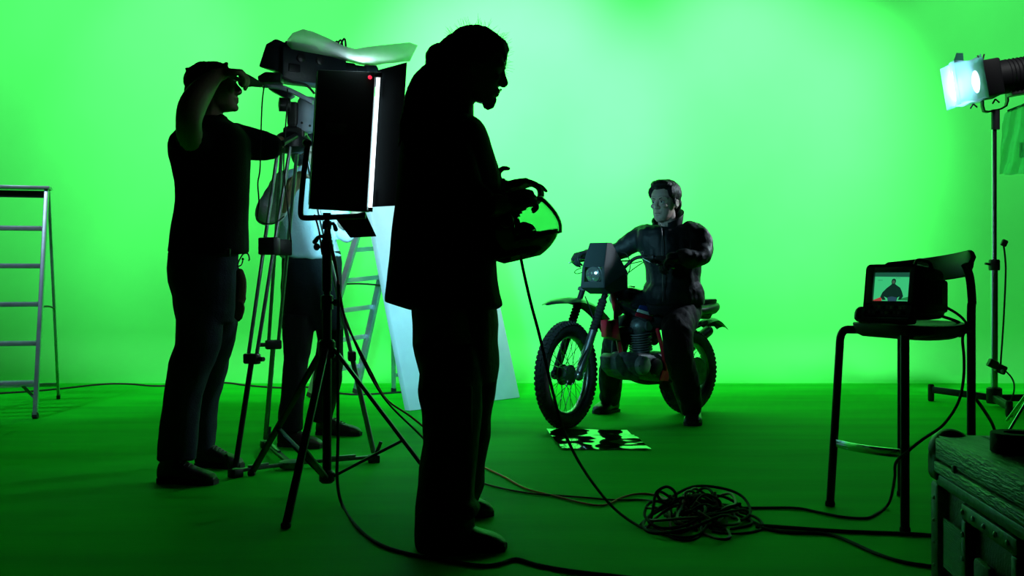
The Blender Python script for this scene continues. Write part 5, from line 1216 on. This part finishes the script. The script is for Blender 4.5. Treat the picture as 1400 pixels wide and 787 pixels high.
hm.ell(q(-.035, 0, .045), (.105, .092, .088), Mh, 22, 14).ell(q(-.08, 0, -.02), (.05, .075, .08), Mh)
for k in range(90):
    a = rnd.uniform(-.2, 3.9); s_ = rnd.uniform(-1, 1); b0 = q(-.04+.095*math.cos(a), .08*s_, .03+.1*math.sin(a)*(1-.3*s_*s_)); hm.ell(b0, (.014,)*3, None, 7, 5)
build(hm, 'hair', M_hair, t, remesh=.006, smooth=0)
sh = MB().rows([(229, 408, 432, YA, .06), (233, 397, 440, YA, .11), (240, 387, 447, YA, .15), (252, 382, 451, YA, .17), (270, 380.5, 453, YA, .17), (300, 380.5, 456, YA, .165), (323, 381.5, 459, YA, .165), (340, 384, 463, YA, .165), (349, 385, 468, YA, .17), (353, 390, 466, YA, .16)], 30, 2.2)
sh.limb([(P(392, 250, 6.22), .075), (P(376, 270, 6.12), .068), (P(362, 292, 6.05), .058), (P(372, 293, 5.97), .052), (P(381, 286, 5.93), .046)], 16, 4)
sh.limb([(P(446, 252, 6.34), .075), (P(458, 280, 6.31), .068), (P(466, 303, 6.3), .062), (P(472, 318, 6.28), .058)], 16, 4)
build(sh, 'white_shirt', M_white, t, 'white cotton shirt', remesh=.009, smooth=1, wr=.016, wsc=9)
tr = MB().rows([(342, 387, 466, YA, .14), (360, 386, 468, YA, .155), (390, 385, 468, YA, .16), (430, 385, 468, YA, .15), (450, 386, 467, YA, .12)], 28)
tr.rows([(430, 385, 430, 6.2, .1), (465, 386, 428, 6.18, .1), (492, 388, 422, 6.17, .085), (513, 386, 419.5, 6.16, .085), (541, 384.5, 416, 6.15, .08), (571, 381, 413, 6.14, .08), (588, 380, 413, 6.13, .078)], 22)
tr.rows([(430, 430, 468, 6.4, .1), (465, 434, 468.5, 6.44, .095), (492, 432, 470, 6.48, .09), (521, 428, 468, 6.52, .085), (545, 427, 460, 6.55, .08), (563, 427, 455, 6.57, .078), (575, 427, 453, 6.57, .075)], 22)
build(tr, 'trousers', mat('black_trousers', (.007, .009, .010), .85, bump=.3, bsc=100, spec=.2), t, remesh=.009, smooth=2, wr=.01, wsc=9)
M_brs = mat('dark_brown_shoe', (.04, .022, .018), .45, bump=.1, bsc=60)
shoe(V((P(381, 605, 6.14).x, 6.15, 0)), V((P(439, 605, 6.05).x, 6.06, 0)), t, M_brs, ank=P(393, 580, 6.13), laces=True, h=.105)
shoe(V((P(432, 590, 6.6).x, 6.62, 0)), V((P(493, 590, 6.56).x, 6.56, 0)), t, M_brs, ank=P(440, 566, 6.57), laces=True, h=.105)

# ---------- rider
t = person(V((1.02, 7.25, 0)), 'dark haired rider in black padded jacket sitting astride the motorcycle')
M_jack = mat('black_nylon_jacket', (.006, .010, .012), .55, bump=.4, bsc=40, spec=.3, var=.15, vsc=10)
M_pant = mat('black_biker_trousers', (.006, .008, .009), .7, bump=.3, bsc=80, spec=.2)
YR = 7.25
f_ = V((-.62, -.78, -.02)).normalized()
bd = MB(); q = head(bd, P(908.5, 276.5, 7.2), f_, Zv, 1.04, jaw=1.03)
bd.limb([(q(-.02, 0, -.05), .058), (q(-.03, 0, -.12), .06), (P(912, 312, YR), .065), (P(912, 330, YR), .10)], 16, 3)
bd.rows([(318, 880, 950, YR, .10), (340, 880, 952, YR, .12), (400, 896, 948, YR, .10), (420, 898, 948, YR, .09)])
bd.limb([(P(950, 322, 7.2), .055), (P(959, 346, 7.06), .045), (P(935, 353, 6.98), .034), (P(928, 353, 6.97), .03)], 12, 4)
bd.limb([(P(878, 322, 7.3), .055), (P(848, 340, 7.36), .045), (P(812, 347, 7.34), .03)], 12, 4)
bd.limb([(P(936, 424, 7.27), .055), (P(926, 456, 7.02), .05), (P(943, 548, 7.1), .036)], 12, 4)
bd.limb([(P(905, 426, 7.35), .055), (P(848, 457, 7.42), .05), (P(835, 538, 7.69), .036)], 12, 4)
build(bd, 'body', mat('pale_skin', (.42, .30, .25), .5, bump=.05, bsc=90), t, remesh=.0042, smooth=1)
eyes(q, t, 1.04)
hm = MB(); f, u, r = frame(f_, Zv); Mh = Matrix((f, r, u)).transposed()
hm.ell(q(-.030, 0, .055), (.108, .097, .096), Mh, 24, 16).ell(q(.04, 0, .108), (.062, .074, .036), Mh).ell(q(-.072, 0, -.005), (.055, .083, .08), Mh)
for b in (-1, 1): hm.ell(q(.018, .072*b, .062), (.05, .022, .045), Mh).ell(q(.008, .077*b, .015), (.016, .008, .034), Mh)
for k in range(26): b0 = q(.045+.03*rnd.random(), rnd.uniform(-.06, .06), .09+.012*rnd.random()); hm.limb([(b0, .010), (b0+u*.008-f*.02, .010), (b0-f*.045+u*.004, .005)], 6, 2)
build(hm, 'hair', M_hair, t, remesh=.0045, smooth=1, wr=.003, wsc=50)
jk = MB().rows([(309, 888, 940, YR+.02, .07), (311.5, 880, 948, YR, .10), (315, 871, 958, YR, .12), (324, 868, 964, YR, .135), (338, 870, 963, YR, .145), (352, 876, 960, YR, .15), (366, 881, 958, YR, .15), (378, 885, 957, YR, .15), (386, 886, 957, YR, .15), (391, 881, 960, YR, .155), (398, 878, 963, YR, .16), (408, 877, 964, YR, .16), (416, 881, 963, YR, .15)], 32, 2.3)
jk.limb([(P(944, 318, 7.22), .085), (P(957, 328, 7.16), .078), (P(961, 346, 7.06), .066), (P(950, 353, 7.0), .062), (P(934, 352, 6.97), .05), (P(930, 352, 6.965), .044)], 18, 5)
jk.limb([(P(884, 322, 7.28), .085), (P(866, 331, 7.33), .070), (P(848, 341, 7.36), .062), (P(828, 345, 7.35), .052), (P(812, 348, 7.34), .045)], 18, 5)
jo = build(jk, 'jacket', M_jack, t, remesh=.008, smooth=1, wr=.014, wsc=11)
# standing collar, open at the throat, and zip
R = []
for k in range(25):
    a = math.radians(30+300*k/24); d = f*math.cos(a)+r*math.sin(a); hz = .065+.012*math.cos(a*1)
    hz = .085-.055*math.cos(a); b0 = P(913, 313, YR)+d*.088+V((0, 0, -.03)); b1 = b0+V((0, 0, .03+hz))+d*.02
    R.append([b0, b1, b1-d*.014, b0-d*.014])
build(MB().rings(R), 'collar', M_jack, jo, ang=70, bevel=.003)
zf = [P(903, 306, 7.13), P(905, 320, 7.10), P(905, 345, 7.075), P(906, 375, 7.075), P(906, 412, 7.07)]
build(MB().tube(spline(zf, 5), .0035, 6), 'zip', M_blackp, jo)
build(MB().tube([P(946, 307, 7.2), P(962, 313, 7.16)], .014, 8, True), 'shoulder_strap', M_jack, jo); build(MB().ell(P(954.5, 307.5, 7.13), (.007, .005, .007)), 'stud', M_chrome, jo)
gv = MB(); hand(gv, P(930, 353, 6.965), V((-.55, -.15, -.1)), V((-.25, -.2, -1)), V((-.5, .8, .1)), 1.1, (40, 60, 40), (.8, .5, .5)); gv.limb([(P(937, 353, 6.98), .042), (P(927, 352, 6.96), .038), (P(918, 352, 6.95), .036)], 12, 2)
build(gv, 'glove', M_jack, t, remesh=.005, smooth=1)
gv = MB(); hand(gv, P(808, 346, 7.34), V((-.7, -.4, -.05)), V((-.3, -.3, -1)), V((.5, -.8, 0)), 1.15, (45, 60, 40), (.8, .5, .5)); gv.limb([(P(815, 347, 7.34), .04), (P(803, 348, 7.32), .038)], 12, 2)
build(gv, 'glove', M_jack, t, remesh=.005, smooth=1)
tr = MB().rows([(408, 884, 960, YR, .13), (420, 884, 961, YR, .15), (430, 886, 955, YR, .13)], 26)
tr.limb([(P(938, 424, 7.26), .11), (P(930, 438, 7.12), .108), (P(926, 456, 7.0), .102), (P(928, 482, 6.99), .096), (P(936, 515, 7.04), .084), (P(943, 545, 7.09), .072), (P(944.5, 558, 7.11), .066)], 20, 5)
tr.limb([(P(905, 426, 7.36), .11), (P(875, 440, 7.40), .10), (P(846, 458, 7.42), .092), (P(838, 485, 7.50), .085), (P(835, 520, 7.62), .078), (P(834, 542, 7.70), .076)], 20, 5)
build(tr, 'trousers', M_pant, t, remesh=.008, smooth=1, wr=.012, wsc=12)
M_boot = mat('black_boot_leather', (.010, .010, .011), .28, bump=.08, bsc=60)
shoe(V((P(950, 565, 7.24).x, 7.23, 0)), V((P(946, 583, 6.99).x, 6.985, 0)), t, M_boot, ank=P(945, 552, 7.12), w_=.055, h=.11, name='boot')
shoe(V((P(842, 560, 7.78).x, 7.80, 0)), V((P(816, 560, 7.62).x, 7.62, 0)), t, M_boot, ank=P(835, 535, 7.72), w_=.058, h=.12, name='boot')
